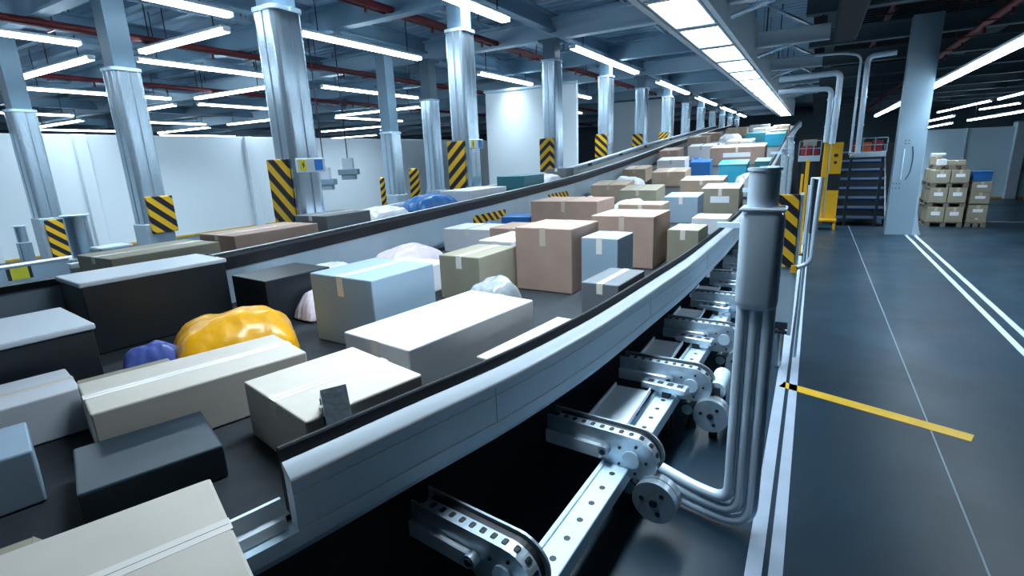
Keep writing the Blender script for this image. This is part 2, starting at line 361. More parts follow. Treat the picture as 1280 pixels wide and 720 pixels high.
# walkway side
WL = [(2.16,5.0,2.16,17.0,3.2,'long white tube lamp over the paired floor lines'), (2.2,18.2,2.2,29,3.2,'long white tube lamp beyond the grey column, seen between the pipes'),
 (7.45,49.4,8.0,38.5,4.,'white tube lamp above the pallets, uppermost beside the grey column'), (8.1,37.5,8.1,30,4.,'short white tube lamp entering the view high above the blue partition'),
 (9.7,49,10.4,43.5,4.,'white tube lamp above the blue partition, under the short highest one'), (5.85,43,5.9,34.8,3.2,'white tube lamp above the pallets, middle one of three by the grey column'),
 (7.2,53,6.9,41,3.,'white tube lamp above the pallets, lowest one of three by the grey column'), (8.4,45,8.3,31,3.2,'white tube lamp above the blue partition, lowest over the wall post')]
for x0,y0,x1,y1,z,lab in WL: lamp(x0,y0,x1,y1,z,lab,GW,w=.12)

# strip light over the conveyor edge: a run of separate fixtures in a channel
SX0, SX1, SZ = -1.98, -1.38, 3.8
bm = B()
box(bm, SX0-.1, SX0-.02, 1.2, 36, SZ-.06, SZ+.22); box(bm, SX1+.02, SX1+.09, 1.2, 36, SZ-.05, SZ+.75); box(bm, SX0-.02, SX1+.02, 1.2, 36, SZ+.12, SZ+.2)
t = thing('light_channel', 'long pale blue light channel hung above the conveyor edge', 'light channel', (0,0,0))
obj('casing', bm, 'frame', t)
for k in range(18):
    for x in (SX0+.115, SX1-.085): bm = B(); box(bm, -.015, .015, -.015, .015, SZ+.2, 5.69); obj('hanger', bm, 'beam', t, (x, -2+2.02*k, 0))
n = 0; y = 1.4
while y < 35.5:
    e = y+1.75
    o = thing('panel_light', 'wide white light panel in the channel over the conveyor, %s along it' % (ordn+['eleventh','twelfth','thirteenth','fourteenth','fifteenth','sixteenth','seventeenth','eighteenth','nineteenth','twentieth','twenty-first'])[n], 'panel light', ((SX0+SX1)/2, (y+e)/2, SZ), (0,0,0), 'light panels in the channel over the conveyor')
    bm = B(); box(bm, -.27, .27, -.78, .78, -.03, .02, .02, 2); obj('diffuser', bm, 'striplamp', o); downlight(o, .5, 1.5, 48., 110, -.035)
    bm = B(); box(bm, -.3, .3, -.875, -.78, -.045, .1); box(bm, -.3, .3, .78, .875, -.045, .1); box(bm, -.3, -.27, -.78, .78, -.05, .1); box(bm, .27, .3, -.78, .78, -.05, .1); obj('frame', bm, 'frame', o)
    y = e+.06; n += 1

# ------------------------------------------------------------------ steel columns
def col_profile(a=.215, b=.215, n=8):
    """square with wide rounded corners and one pressed groove on every face"""
    rc = .42; face = []
    for s in (-.58, -.10, -.05, 0, .05, .10, .58): face.append((s, 1 - (.06 if s == 0 else .045 if abs(s) == .05 else 0)))
    pts = []
    for q in range(4):
        ang = -q*PI/2; c, s = cos(ang), sin(ang)
        loc = list(face)
        for k in range(n+1):
            t = PI/2 - PI/2*k/n; loc.append((1-rc+rc*cos(t), 1-rc+rc*sin(t)))
        for u, v in loc: pts.append((a*(u*c-v*s), b*(u*s+v*c)))
    return pts
def steel_column(x, y, top, lab, hz=None, hzz=(0,0), hzside='y', sign=False, base_z=0):
    t = thing('steel_column', lab, 'column', (x,y,0), (0,0,0), 'shiny steel clad columns')
    bm = B(); extr(bm, col_profile(), base_z, top, 'z'); obj('cladding', bm, 'steel', t, smooth=True)
    bm = B(); extr(bm, [(p*1.08, q*1.08) for p, q in col_profile()], top, top+.05, 'z'); obj('ring', bm, 'beaml', t); bm = B(); box(bm, -.16,.16,-.16,.16,top+.05,4.81); box(bm,-.25,.25,-.25,.25,4.76,4.815); obj('stub', bm, 'stub', t)
    bm = B(); box(bm, -.225,.225,-.225,.225, .02, 1.15, .02); obj('base_guard', bm, 'frame', t)
    if hz:
        z0, z1 = hzz; zc = (z0+z1)/2
        bm = B(); 
        if hzside == 'y':
            box(bm, -.27, .13, -.025, .025, z0-zc, z1-zc, .012, 2); obj('hazard_panel', bm, hz, t, (0,-.25,zc))
        else:
            box(bm, -.025, .025, -.16, .26, z0-zc, z1-zc, .012, 2); obj('hazard_panel', bm, hz, t, (.25,0,zc))
    if sign:
        bm = B(); box(bm, .205, .235, -.2, .26, sign-.1, sign+.08, .008); s = obj('sign', bm, 'white', t)
        bm = B(); box(bm, .235, .24, -.16, -.06, sign-.08, sign+.06); obj('warning_mark', bm, 'byellow', s)
        bm = B(); extr(bm, [(.0,-.05),(.03,.0),(.01,.0),(.03,.05),(-.02,-.005),(.0,-.005)], 0, .003, 'y')
        bmesh.ops.transform(bm, matrix=Matrix.Translation((.241,-.11,sign)) @ Matrix.Rotation(PI/2,4,'Z'), verts=bm.verts); obj('bolt_symbol', bm, 'dark', s)
        bm = B(); box(bm, .235, .24, .08, .21, sign-.08, sign+.06, .0); obj('blue_mark', bm, 'signblue', s)
    return t
X1 = -6.
steel_column(X1, 4.72, 3.86, 'steel clad column with a tall falling stripe panel and a small white notice', 'hz_b', (1.1, 2.1), 'y', 2.02)
steel_column(X1, 8.70, 4.3, 'steel clad column with a tall panel of rising black and yellow stripes', 'hz_f', (1.4, 2.35), 'y', 2.3)
steel_column(X1, 12.72, 4.3, 'steel clad column with a panel of black and yellow chevrons', 'hz_c', (1.6, 2.45), 'y')
steel_column(X1, 16.75, 4.35, 'steel clad column with a short falling stripe panel, just past the chevron one', 'hz_b', (1.9, 2.62), 'y')
steel_column(X1, 20.8, 4.35, 'steel clad column with only a sliver of striped panel above the conveyor', 'hz_b', (2.1, 2.7), 'y')
steel_column(X1, 24.84, 4.35, 'steel clad column with an orange and black patch above the far conveyor guard', 'hz_s', (2.3, 2.85), 'y')
for k in range(6, 12):
    steel_column(X1, 4.68+4.04*k-.05, 4.35, 'plain steel clad column, %s beyond the orange patched one' % ordn[k-6])
steel_column(-9.95, 4.68, 3.6, 'steel clad column with a ring cap and a curved stripe panel low on its side', 'hz_b', (.98, 1.6), 'x')
steel_column(-14.3, 4.68, 3.3, 'steel clad column by the far partition with a stripe panel close to the floor', 'hz_b', (.2, 1.1), 'x')
steel_column(-10.0, 12.75, 3.7, 'slim looking steel column standing before the inner room wall')
steel_column(-10.0, 10.95, 2.75, 'short steel clad column in the gap between the two striped columns')
steel_column(-14.3, 15.5, 3.2, 'steel clad column near the far partition, seen between the striped columns')
for k, (x, y, hz) in enumerate(((-10.0, 8.2, 0), (-14.3, 19.3, 0))):
    pass
# short striped bollards behind the second conveyor
def bollard(x, y, z1, w, lab, hz):
    t = thing('bollard', lab, 'bollard', (x,y,0), (0,0,YAW*.8), 'striped bollards behind the second conveyor')
    bm = B(); box(bm, -w/2, w/2, -.05, .05, 0, z1, .04, 3); obj('post', bm, hz, t, smooth=False)
    bm = B(); box(bm, -w/2-.04, w/2+.04, -.1, .1, 0, .04, .01); obj('foot', bm, 'dark', t)
bollard(-7.6, 8.95, 1.86, .22, 'short black and yellow bollard beside the rising stripe column', 'hz_s')
bollard(-8.6, 9.0, 1.68, .12, 'thin striped bollard, the one farther from the rising stripe column', 'hz_s')

# ------------------------------------------------------------------ near conveyor
t = thing('parcel_conveyor', 'wide curving belt conveyor crowded with parcels, edged by a silver guard', 'conveyor')
# belt bed
bm = B(); fr = frames(Rx, Bz, -.6, YEND); fl = frames(Lx, Bz, -.6, YEND)
for lo, hi in ((0, -.06),):
    pass
ra = [bm.verts.new(p + Vector((-.05,0,0))) for p, s in fr]; la = [bm.verts.new(p + Vector((.03,0,0))) for p, s in fl]
rb = [bm.verts.new(p + Vector((-.05,0,-.07))) for p, s in fr]; lb = [bm.verts.new(p + Vector((.03,0,-.07))) for p, s in fl]
for i in range(len(ra)-1):
    bm.faces.new((ra[i], la[i], la[i+1], ra[i+1])); bm.faces.new((rb[i], rb[i+1], lb[i+1], lb[i]))
    bm.faces.new((ra[i], ra[i+1], rb[i+1], rb[i])); bm.faces.new((la[i], lb[i], lb[i+1], la[i+1]))
bm.faces.new((ra[0], rb[0], lb[0], la[0])); bm.faces.new((ra[-1], la[-1], lb[-1], rb[-1]))
obj('belt', bm, 'belt', t)
# side guard nearest the walkway; offsets are outward
FR = frames(Rx, Rz, .95, YEND, .2); Y0 = .95
bm = B(); sweep(bm, FR, [(-.055,-.20),(-.055,.05),(-.05,.056),(-.038,.056),(-.033,.05),(-.033,-.02),(-.02,-.035),(-.02,-.2)]); obj('rubber_strip', bm, 'rubber', t, smooth=True)
bm = B(); sweep(bm, FR, [(-.032,-.015),(-.031,.004),(-.022,.006),(.028,-.032),(.034,-.045),(.034,-.06),(-.02,-.06)]); obj('guard_lip', bm, 'lip', t, smooth=True)
bm = B(); sweep(bm, FR, [(-.02,-.06),(.034,-.06),(.034,-.098),(-.02,-.098)]); sweep(bm, FR, [(-.02,-.103),(.034,-.103),(.034,-.238),(-.02,-.238)]); obj('guard_panel', bm, 'alu', t)
bm = B(); sweep(bm, FR, [(.030,-.097),(.037,-.098),(.037,-.102),(.030,-.104)]); obj('upper_bead', bm, 'lip', t)
bm = B(); sweep(bm, FR, [(.030,-.236),(.038,-.238),(.038,-.242),(.030,-.243)]); obj('lower_bead', bm, 'lip', t)
FC = frames(Rx, Rz, -.5, YEND, .2)
bm = B(); sweep(bm, FC, [(-.03,-.242),(.036,-.242),(.036,-.30),(.004,-.345),(-.05,-.345),(-.05,-.242)]); obj('frame_channel', bm, 'alu', t)
FN = frames(Rx, Rz, -.5, .93, .1)
bm = B(); sweep(bm, FN, [(-.05,-.235),(-.045,-.13),(-.03,-.13),(-.026,-.19),(-.01,-.20),(0,-.235)]); obj('slide_rail', bm, 'lip', t)
# braces and seams, bolt heads on the outer guard
bm = B()
for y in (1.9, 3.8, 5.7, 7.6, 9.5, 13, 17, 21, 25, 29, 33):
    p = Vector((Rx(y), y, Rz(y))); box(bm, p.x+.034, p.x+.0352, y-.0015, y+.0015, p.z-.236, p.z-.06)
obj('panel_joint', bm, 'dark', t)
# left (far) guard: tall white face
FL = frames(Lx, Lz, 2.6, YEND, .3)
bm = B(); sweep(bm, FL, [(.03,-.13),(.042,-.13),(.042,-.02),(.03,.0),(-.04,.0),(-.05,-.02),(-.05,-.13)]); obj('far_rubber_strip', bm, 'rubber', t)
bm = B(); sweep(bm, FL, [(-.02,.0),(.0,.02),(-.05,.022),(-.07,.0)]); obj('far_guard_lip', bm, 'lip', t)
bm = B(); n = len(FL)
for (p, s), (q, s2) in zip(FL, FL[1:]):
    z0, z1 = Bz(p.y)-.1, Bz(q.y)-.1
    vs = [bm.verts.new(v) for v in (p+s*.03+Vector((0,0,-.1)), q+s2*.03+Vector((0,0,-.1)), Vector(((q+s2*.03).x, q.y, z1)), Vector(((p+s*.03).x, p.y, z0)),
          p-s*.03+Vector((0,0,-.1)), q-s2*.03+Vector((0,0,-.1)), Vector(((q-s2*.03).x, q.y, z1)), Vector(((p-s*.03).x, p.y, z0)))]
    for f in ((0,1,2,3),(4,7,6,5),(0,4,5,1),(3,2,6,7)): bm.faces.new([vs[k] for k in f])
bmesh.ops.remove_doubles(bm, verts=bm.verts, dist=1e-5)
obj('far_guard_panel', bm, 'frame', t)
# near end of the far side: low black rail
FB = frames(Lx, lambda y: 1.27, .3, 2.58, .2)
bm = B(); sweep(bm, FB, [(.02,-.05),(.03,0),(-.05,0),(-.05,-.05)]); obj('low_rail', bm, 'rubber', t)
bm = B(); sweep(bm, FB, [(.0,-.55),(.0,-.052),(-.04,-.052),(-.04,-.55)]); obj('low_side_panel', bm, 'frame', t)
bm = B(); box(bm, Lx(2.6)-.05, Lx(2.6)+.05, 2.56, 2.6, .72, 1.26, .005); obj('end_post', bm, 'dark', t)
for y, a, c in ((9.9, 1.14, 1.26), (7.2, 1.0, 1.14)):
    bm = B(); box(bm, Lx(y)+.03, Lx(y)+.036, y-.5, y+.5, a, c); obj('hazard_tape', bm, 'hz_n', t)
# supports under the bed
for y in [1.3 + 1.6*k for k in range(22)]:
    for x in (Lx(y)+.25, -2.9): bm = B(); box(bm, x-.05, x+.05, y-.05, y+.05, 0, Bz(y)-.09); obj('support_leg', bm, 'dark', t)
for y in [9.8+1.05*k for k in range(14)]: bm = B(); box(bm, -1.02, -.94, y-.04, y+.04, 0, Rz(y)-.35); obj('side_leg', bm, 'frame', t)
bm = B(); box(bm, -1.9, -1.12, -.6, .42, Bz(0)-.03, Bz(0)); obj('infeed_plate', bm, 'belt', t)

# second conveyor
SBz = lambda y: Lz(y)-.1
BR = -4.75; BLx = -5.6
t = thing('second_conveyor', 'narrower belt conveyor behind the first, carrying a single line of parcels', 'conveyor')
bm = B(); fa = frames(lambda y: BR, SBz, 1.9, YEND, .5)
sweep(bm, fa, [(-.02,0),(-.8,0),(-.8,-.06),(-.02,-.06)]); obj('belt', bm, 'belt', t)
bm = B(); fb = frames(lambda y: BLx, lambda y: Lz(y), 1.9, YEND, .4)
sweep(bm, fb, [(-.03,-.3),(-.03,-.01),(.0,-.01),(.0,-.3)]); obj('guard_panel', bm, 'frame', t)
bm = B(); sweep(bm, fb, [(-.05,-.01),(-.05,.03),(.02,.03),(.03,-.01)]); obj('guard_lip', bm, 'lip', t)
for y in (11.5, 14.3, 17.1, 20, 24): bm = B(); box(bm, BLx+.0, BLx+.025, y-.12, y+.12, Lz(y)-.1, Lz(y)-.01, .005); obj('guard_bracket', bm, 'dark', t)
for y in [2.2 + 2.0*k for k in range(17)]: bm = B(); box(bm, BLx+.1, BLx+.2, y-.05, y+.05, 0, SBz(y)-.07); obj('support_leg', bm, 'dark', t)
bm = B(); box(bm, -6.25, -6.0, 2.3, 2.6, 0, 1.30, .02, 2); e = thing('drive_cabinet', 'small pale blue cabinet at the near end of the second conveyor', 'cabinet'); obj('body', bm, 'frame', e)
bm = B(); box(bm, -6.22, -6.03, 2.29, 2.3, .9, 1.25); obj('door', bm, 'bluebox', e)

# ------------------------------------------------------------------ parcels
def on_belt(o, x, y, yaw): o.location = (x, y, Bz(y)+.004); o.rotation_euler = (SLOPE(y), 0, yaw)
def carton(lab, x, y, w, d, h, yaw, mt, tape='tape', label=None, group='parcels on the near conveyor', z=None, name='carton', topflap=False, lid=None):
    bm = B(); box(bm, -w/2, w/2, -d/2, d/2, 0, h, min(.008, w*.03), 2)
    o = obj(name, bm, mt); tag(o, lab, 'parcel' if name == 'parcel' else {'carton':'cardboard box','tote':'plastic tote'}[name], group)
    if z is None: on_belt(o, x, y, yaw)
    else: o.location = (x, y, z); o.rotation_euler = (0, 0, yaw)
    if tape:
        bm = B(); tw = min(.03, w*.08); e = .0012
        box(bm, -tw, tw, -d/2-e, d/2+e, h, h+e); box(bm, -tw, tw, -d/2-e, -d/2, h*.72, h); box(bm, -tw, tw, d/2, d/2+e, h*.72, h)
        obj('packing_tape', bm, tape, o)
        bm = B(); box(bm, -.001, .001, -d/2+.005, d/2-.005, h+.0012, h+.0016); obj('flap_seam', bm, 'dark', o)
    if label:
        bm = B()
        if label == 'front': box(bm, -w*.25, w*.25, -d/2-.0015, -d/2, h*.45, h*.7)
        elif label == 'side': box(bm, w/2, w/2+.0015, -d*.2, d*.2, h*.4, h*.75)
        else: box(bm, w*.1, w*.4, -d*.35, -d*.05, h, h+.0015)
        obj('shipping_label', bm, 'paper', o)
    if lid:
        bm = B(); box(bm, -w/2-.012, w/2+.012, -d/2-.012, d/2+.012, h, h+.035, .01, 2); obj('lid', bm, lid, o)
    if topflap:
        bm = B(); box(bm, -w/2, w/2, 0, .09, -.004, 0); q = obj('flap', bm, 'khaki', o); q.location = (0, d/2, h); q.rotation_euler = (-.9, 0, 0)
    return o
def bag(lab, x, y, w, d, h, yaw, mt, group='parcels on the near conveyor', z=None, seed=0):
    bm = B(); n = 30; top = {}; bot = {}
    for i in range(n+1):
        for j in range(n+1):
            u, v = 2*i/n-1, 2*j/n-1
            th = (max(0, (1-abs(u)**3.2)*(1-abs(v)**3.2)))**.55
            nz = noise.noise(Vector((u*1.6+seed, v*1.6, seed))); n2 = noise.noise(Vector((u*4+seed, v*4, 2.+seed))); n3 = noise.noise(Vector((u*9, v*9+seed, 5.)))
            pin = 1 - .07*(abs(u*v))**2; ed = 1 + .05*n2
            X_, Y_ = u*w/2*pin*ed*.93, v*d/2*pin*ed*.93
            lift = .06*h*(1-th)
            top[i,j] = bm.verts.new((X_, Y_, .003 + lift + h*th*(.88 + .16*nz + .05*n2) + .004*n3))
            if 0 < i < n and 0 < j < n: bot[i,j] = bm.verts.new((X_, Y_, .002+lift*.3))
            else: bot[i,j] = top[i,j]
    for i in range(n):
        for j in range(n):
            bm.faces.new((top[i,j], top[i+1,j], top[i+1,j+1], top[i,j+1]))
            f = [bot[i,j], bot[i,j+1], bot[i+1,j+1], bot[i+1,j]]
            if len(set(f)) == 4 and not (i in (0,n-1) and j in (0,n-1)): bm.faces.new(f)
    zm = min(v.co.z for v in bm.verts)
    for v in bm.verts: v.co.z = max(.002, v.co.z)
    o = obj('polythene_parcel', bm, mt, smooth=True); tag(o, lab, 'parcel', group)
    if z is None: on_belt(o, x, y, yaw)
    else: o.location = (x, y, z); o.rotation_euler = (0,0,yaw)
    return o
# x, y centre; width, depth, height; yaw; material
CART = [
 # near end
 ('large pale carton with its top beside the open end of the silver guard', -1.51,.334,.60,.75,.22,-.358,'cream',dict(tape='ptape')),
 ('small tan carton with an open flap in the corner by the largest pale carton', -2.0,.226,.2,.35,.12,-.358,'khaki',dict(tape=None,topflap=True)),
 ('wide pale topped carton with dark sides near the guard end', -1.83,1.47,.60,.56,.27,-.22,'cream',dict(tape='ptape')),
 ('very long pale carton lying beside the silver guard', -1.92,2.45,.56,1.10,.28,-.14,'whitebox',dict(tape='ptape')),
 ('flat narrow beige carton pressed against the silver guard', -1.36,2.62,.26,.85,.15,-.13,'cream',dict(tape='ptape')),
 ('big pale blue grey carton behind the long pale carton', -2.68,2.62,.62,.60,.49,-.05,'bluebox',dict(tape='ptape')),
 ('charcoal carton with a broad pale lid at the near outer edge', -3.86,.95,.66,.62,.36,-.12,'black',dict(tape=None,lid='lid')),
 ('pale grey carton sitting in front of the charcoal lidded one', -3.22,.80,.40,.36,.22,-.2,'whitebox',dict(tape='ptape')),
 ('long low cream carton with dark sides beside the orange bag', -2.62,1.30,.46,.92,.25,-.27,'cream',dict(tape='ptape')),
 ('black tote with a pale lid against the far guard', -4.40,1.95,.50,.95,.48,-.1,'black',dict(tape=None,lid='lid',name='tote')),
 ('pale blue carton on the bare near end of the belt beside the slate tote', -2.66,.50,.34,.26,.22,-.25,'bluebox',dict(tape=None)),
 ('dark slate tote between the cream carton and the large pale carton', -2.24,.86,.42,.46,.14,-.33,'slate',dict(tape=None,name='tote')),
 ('low brown carton between the cream carton and the charcoal one', -3.08,1.18,.34,.42,.16,-.27,'khaki',dict(tape='tape')),
 ('second black tote behind the first, closer to the guard seam', -3.85,2.72,.5,.6,.36,-.08,'black',dict(tape=None,name='tote')),
 # middle
 ('tall pinkish brown carton standing highest in the middle of the belt', -2.07,4.45,.58,.62,.59,-.03,'brown',dict(tape='tape',label=None)),
 ('blue grey carton with white top next to the tall pinkish brown one', -1.56,4.42,.34,.42,.51,-.02,'bluebox',dict(tape='ptape')),
 ('dark grey carton with pale top close to the silver guard', -1.28,3.78,.30,.56,.29,-.06,'grey',dict(tape='ptape')),
 ('broad brown carton with pale top behind the dark grey carton', -1.75,5.75,.70,.72,.56,0,'brown',dict()),
 ('wide brown carton behind the tall pinkish brown one', -3.15,7.35,1.05,.8,.57,.02,'brown',dict()),
 ('dark brown carton with pale top beside the big blue grey one', -2.62,3.90,.44,.62,.40,-.03,'khaki',dict(tape='ptape')),
 ('white carton between the dark brown and the tall pinkish brown one', -2.75,4.75,.40,.70,.40,-.02,'whitebox',dict(tape='ptape')),
 ('white carton low behind the big blue grey one', -3.35,3.6,.62,.8,.26,-.04,'whitebox',dict(tape='ptape')),
 ('blue carton with pale top beside the taped khaki one', -1.92,9.4,.56,.62,.45,.02,'bluebox',dict(tape='ptape')),
 ('khaki carton with white top touching the silver guard', -1.16,5.95,.33,.52,.39,-.02,'khaki',dict(tape='ptape')),
 ('low lilac white carton beside the silver guard', -1.27,8.3,.5,.6,.24,.02,'whitebox',dict(tape=None)),
 ('khaki carton with a silver taped strip across its front', -1.42,10.3,.64,.62,.47,.0,'khaki',dict(tape='ptape',label='front')),
 ('white topped khaki carton in front of the cyan tote', -2.05,12.0,.88,.65,.36,.0,'tan',dict(tape='ptape')),
 ('cyan plastic tote on the rising part of the belt', -1.58,13.0,.58,.7,.52,.03,'cyan',dict(tape=None,name='tote',lid='cyan')),
 ('khaki brown carton well behind the blue carton', -3.07,13.4,.8,.7,.35,0,'tan',dict()),
 ('long brown carton with a white patch spanning the rising belt', -1.95,16.8,1.45,.8,.5,0,'brown',dict(tape='ptape',label='front')),
 ('cyan tote highest up at the belt edge', -1.27,21.1,.62,.7,.42,0,'cyan',dict(tape=None,name='tote')),
 ('deep blue tote behind the white topped khaki carton', -2.60,14.7,.5,.55,.38,.05,'navy',dict(tape=None,name='tote')),
 ('dark teal tote beside the long brown carton', -1.15,15.2,.36,.7,.3,0,'teal',dict(tape=None,name='tote')),
 ('tan carton on the middle of the belt behind the wide brown one', -2.35,8.4,.7,.6,.42,.06,'tan',dict(tape='ptape')),
 ('low tan carton by the far guard behind the wide brown one', -3.95,9.0,.7,.7,.35,-.04,'tan',dict()),
 ('white carton by the far guard before the wide brown one', -3.95,5.9,.75,.6,.32,.05,'whitebox',dict(tape='ptape')),
 ('brown carton in the gap behind the white low carton', -3.15,5.7,.6,.6,.38,.02,'brown',dict()),
 ('dark grey flat carton between brown cartons at mid belt', -2.37,5.6,.48,.5,.28,.02,'grey',dict(tape=None)),
 ('navy tote lying near the far guard', -4.0,7.25,.5,.5,.32,.1,'navy',dict(tape=None,name='tote')),
 ('tan carton by the far guard behind the low tan one', -3.9,11.4,.8,.7,.38,.02,'tan',dict()),
 ('brown carton ahead of the khaki brown one', -3.0,10.6,.75,.7,.4,.0,'khaki',dict()),
 ('white carton beside the deep blue tote', -3.45,15.2,.75,.7,.4,.04,'whitebox',dict()),
 ('tan carton behind the khaki brown one by the far guard', -4.1,14.0,.6,.7,.35,.0,'tan',dict()),
 ('pale carton on the slope behind the long brown one', -3.2,18.2,.8,.8,.42,.03,'whitebox',dict()),
 ('brown carton on the slope by the far guard', -4.05,17.6,.6,.8,.4,.0,'brown',dict()),
 ('white carton on the slope in line with the cyan tote', -2.2,19.4,.8,.7,.4,-.03,'whitebox',dict()),
 ('tan carton high on the slope by the far guard', -3.9,21.3,.7,.8,.42,.0,'tan',dict()),
 ('dark teal tote near the crest of the belt', -2.05,23.4,.8,.8,.32,.0,'teal',dict(tape=None,name='tote')),
 ('brown carton near the crest beside the white parcel', -3.9,24.4,.7,.8,.35,.0,'brown',dict()),
 ('white carton near the crest behind the teal tote', -2.0,26.0,.9,.8,.35,.0,'whitebox',dict()),
 ('brown carton at the belt edge beyond the highest cyan tote', -1.35,24.0,.6,.8,.35,.0,'khaki',dict()),
 ('tan carton close to the crest of the belt', -3.3,27.5,.9,.9,.35,.0,'tan',dict()),
 ('last brown carton before the crest of the belt', -1.5,28.5,.7,.9,.3,.0,'brown',dict()),
 ('last white carton before the crest of the belt', -2.6,30.5,.9,.9,.3,.0,'whitebox',dict()),
]
BAGS = [
 ('bright orange yellow polythene bag lying among the near cartons', -3.28,1.90,.70,.80,.33,-.5,'orange'),
 ('crumpled violet blue polythene bag beside the orange one', -3.42,1.45,.24,.34,.24,-.5,'violet'),
 ('white polythene parcel with pink tint beside the orange bag', -3.45,2.84,.28,.6,.26,-.1,'pinkbag'),
 ('pale blue white polythene parcel near the guard seam', -4.1,3.4,.6,.7,.3,-.1,'whitebag'),
 ('pink white polythene parcel against the far guard', -4.1,4.6,.6,.95,.28,.0,'pinkbag'),
 ('small navy polythene parcel next to the striped tape', -4.2,6.6,.4,.45,.3,.0,'navy'),
 ('white polythene parcel behind the deep cartons by the striped tape', -3.22,8.75,.45,.6,.3,.2,'whitebag'),
 ('long white polythene parcel in the middle of the belt', -2.95,9.65,.8,.6,.34,.1,'whitebag'),
 ('silver grey polythene bag leaning at the silver guard', -1.22,11.9,.44,.8,.5,.0,'silver'),
 ('white polythene parcel behind the tan cartons by the far guard', -3.95,12.7,.8,.7,.35,.0,'whitebag'),
 ('white polythene parcel near the crest of the belt', -2.95,22.6,.95,.9,.4,.1,'whitebag'),
 ('grey polythene parcel ahead of the tan carton on the slope', -3.1,20.0,.8,.8,.35,.0,'silver'),
 ('blue polythene parcel on the slope behind the deep blue tote', -3.0,16.25,.45,.5,.3,.0,'navy'),
 ('orange beige polythene parcel by the far guard', -4.1,10.25,.6,.6,.3,.2,'pinkbag'),
 ('silver polythene parcel wedged between cartons near the guard', -2.2,3.45,.4,.5,.3,.0,'silver'),
]
# second conveyor: y centre, depth, height, width, material, kind, label
SEC = [
 (2.35,.9,.20,.6,'khaki','carton','flat khaki carton at the near end of the second conveyor'),
 (3.45,1.0,.19,.6,'brown','carton','long brown grey carton, second on the second conveyor'),
 (4.45,.7,.22,.55,'grey','carton','dark grey carton on the second conveyor before the white parcel'),
 (5.3,.8,.2,.55,'whitebag','bag','white polythene parcel on the second conveyor'),
 (6.35,1.0,.26,.6,'navy','bag','blue polythene parcel on the second conveyor beside the bollards'),
 (7.6,1.2,.18,.6,'whitebox','carton','low white carton on the second conveyor below the rising stripes'),
 (9.3,.9,.26,.6,'teal','tote','teal tote on the second conveyor below the chevron column'),
 (10.4,.9,.2,.6,'whitebag','bag','pale polythene parcel just past the teal tote'),
 (11.2,.45,.24,.5,'grey','carton','small dark carton past the teal tote'),
]

for i, (lab, x, y, w_, d_, h_, a, mt, kw) in enumerate(CART):
    kw = dict(kw); tp = kw.pop('tape', 'tape'); carton(lab, x, y, w_, d_, h_, a, mt, tp, **kw)
for i, (lab, x, y, w_, d_, h_, a, mt) in enumerate(BAGS): bag(lab, x, y, w_, d_, h_, a, mt, seed=i*3.7)
GS = 'parcels on the second conveyor'
for i, (y, d_, h_, w_, mt, kd, lab) in enumerate(SEC):
    z = max(SBz(y-d_/2), SBz(y+d_/2))+.005
    if kd == 'bag': bag(lab, -5.12, y, w_, d_, h_, 0, mt, GS, z, i*2.3+50)
    else: carton(lab, -5.12, y, w_, d_, h_, 0, mt, 'ptape' if mt != 'teal' else None, None, GS, z, name='tote' if kd == 'tote' else 'carton')


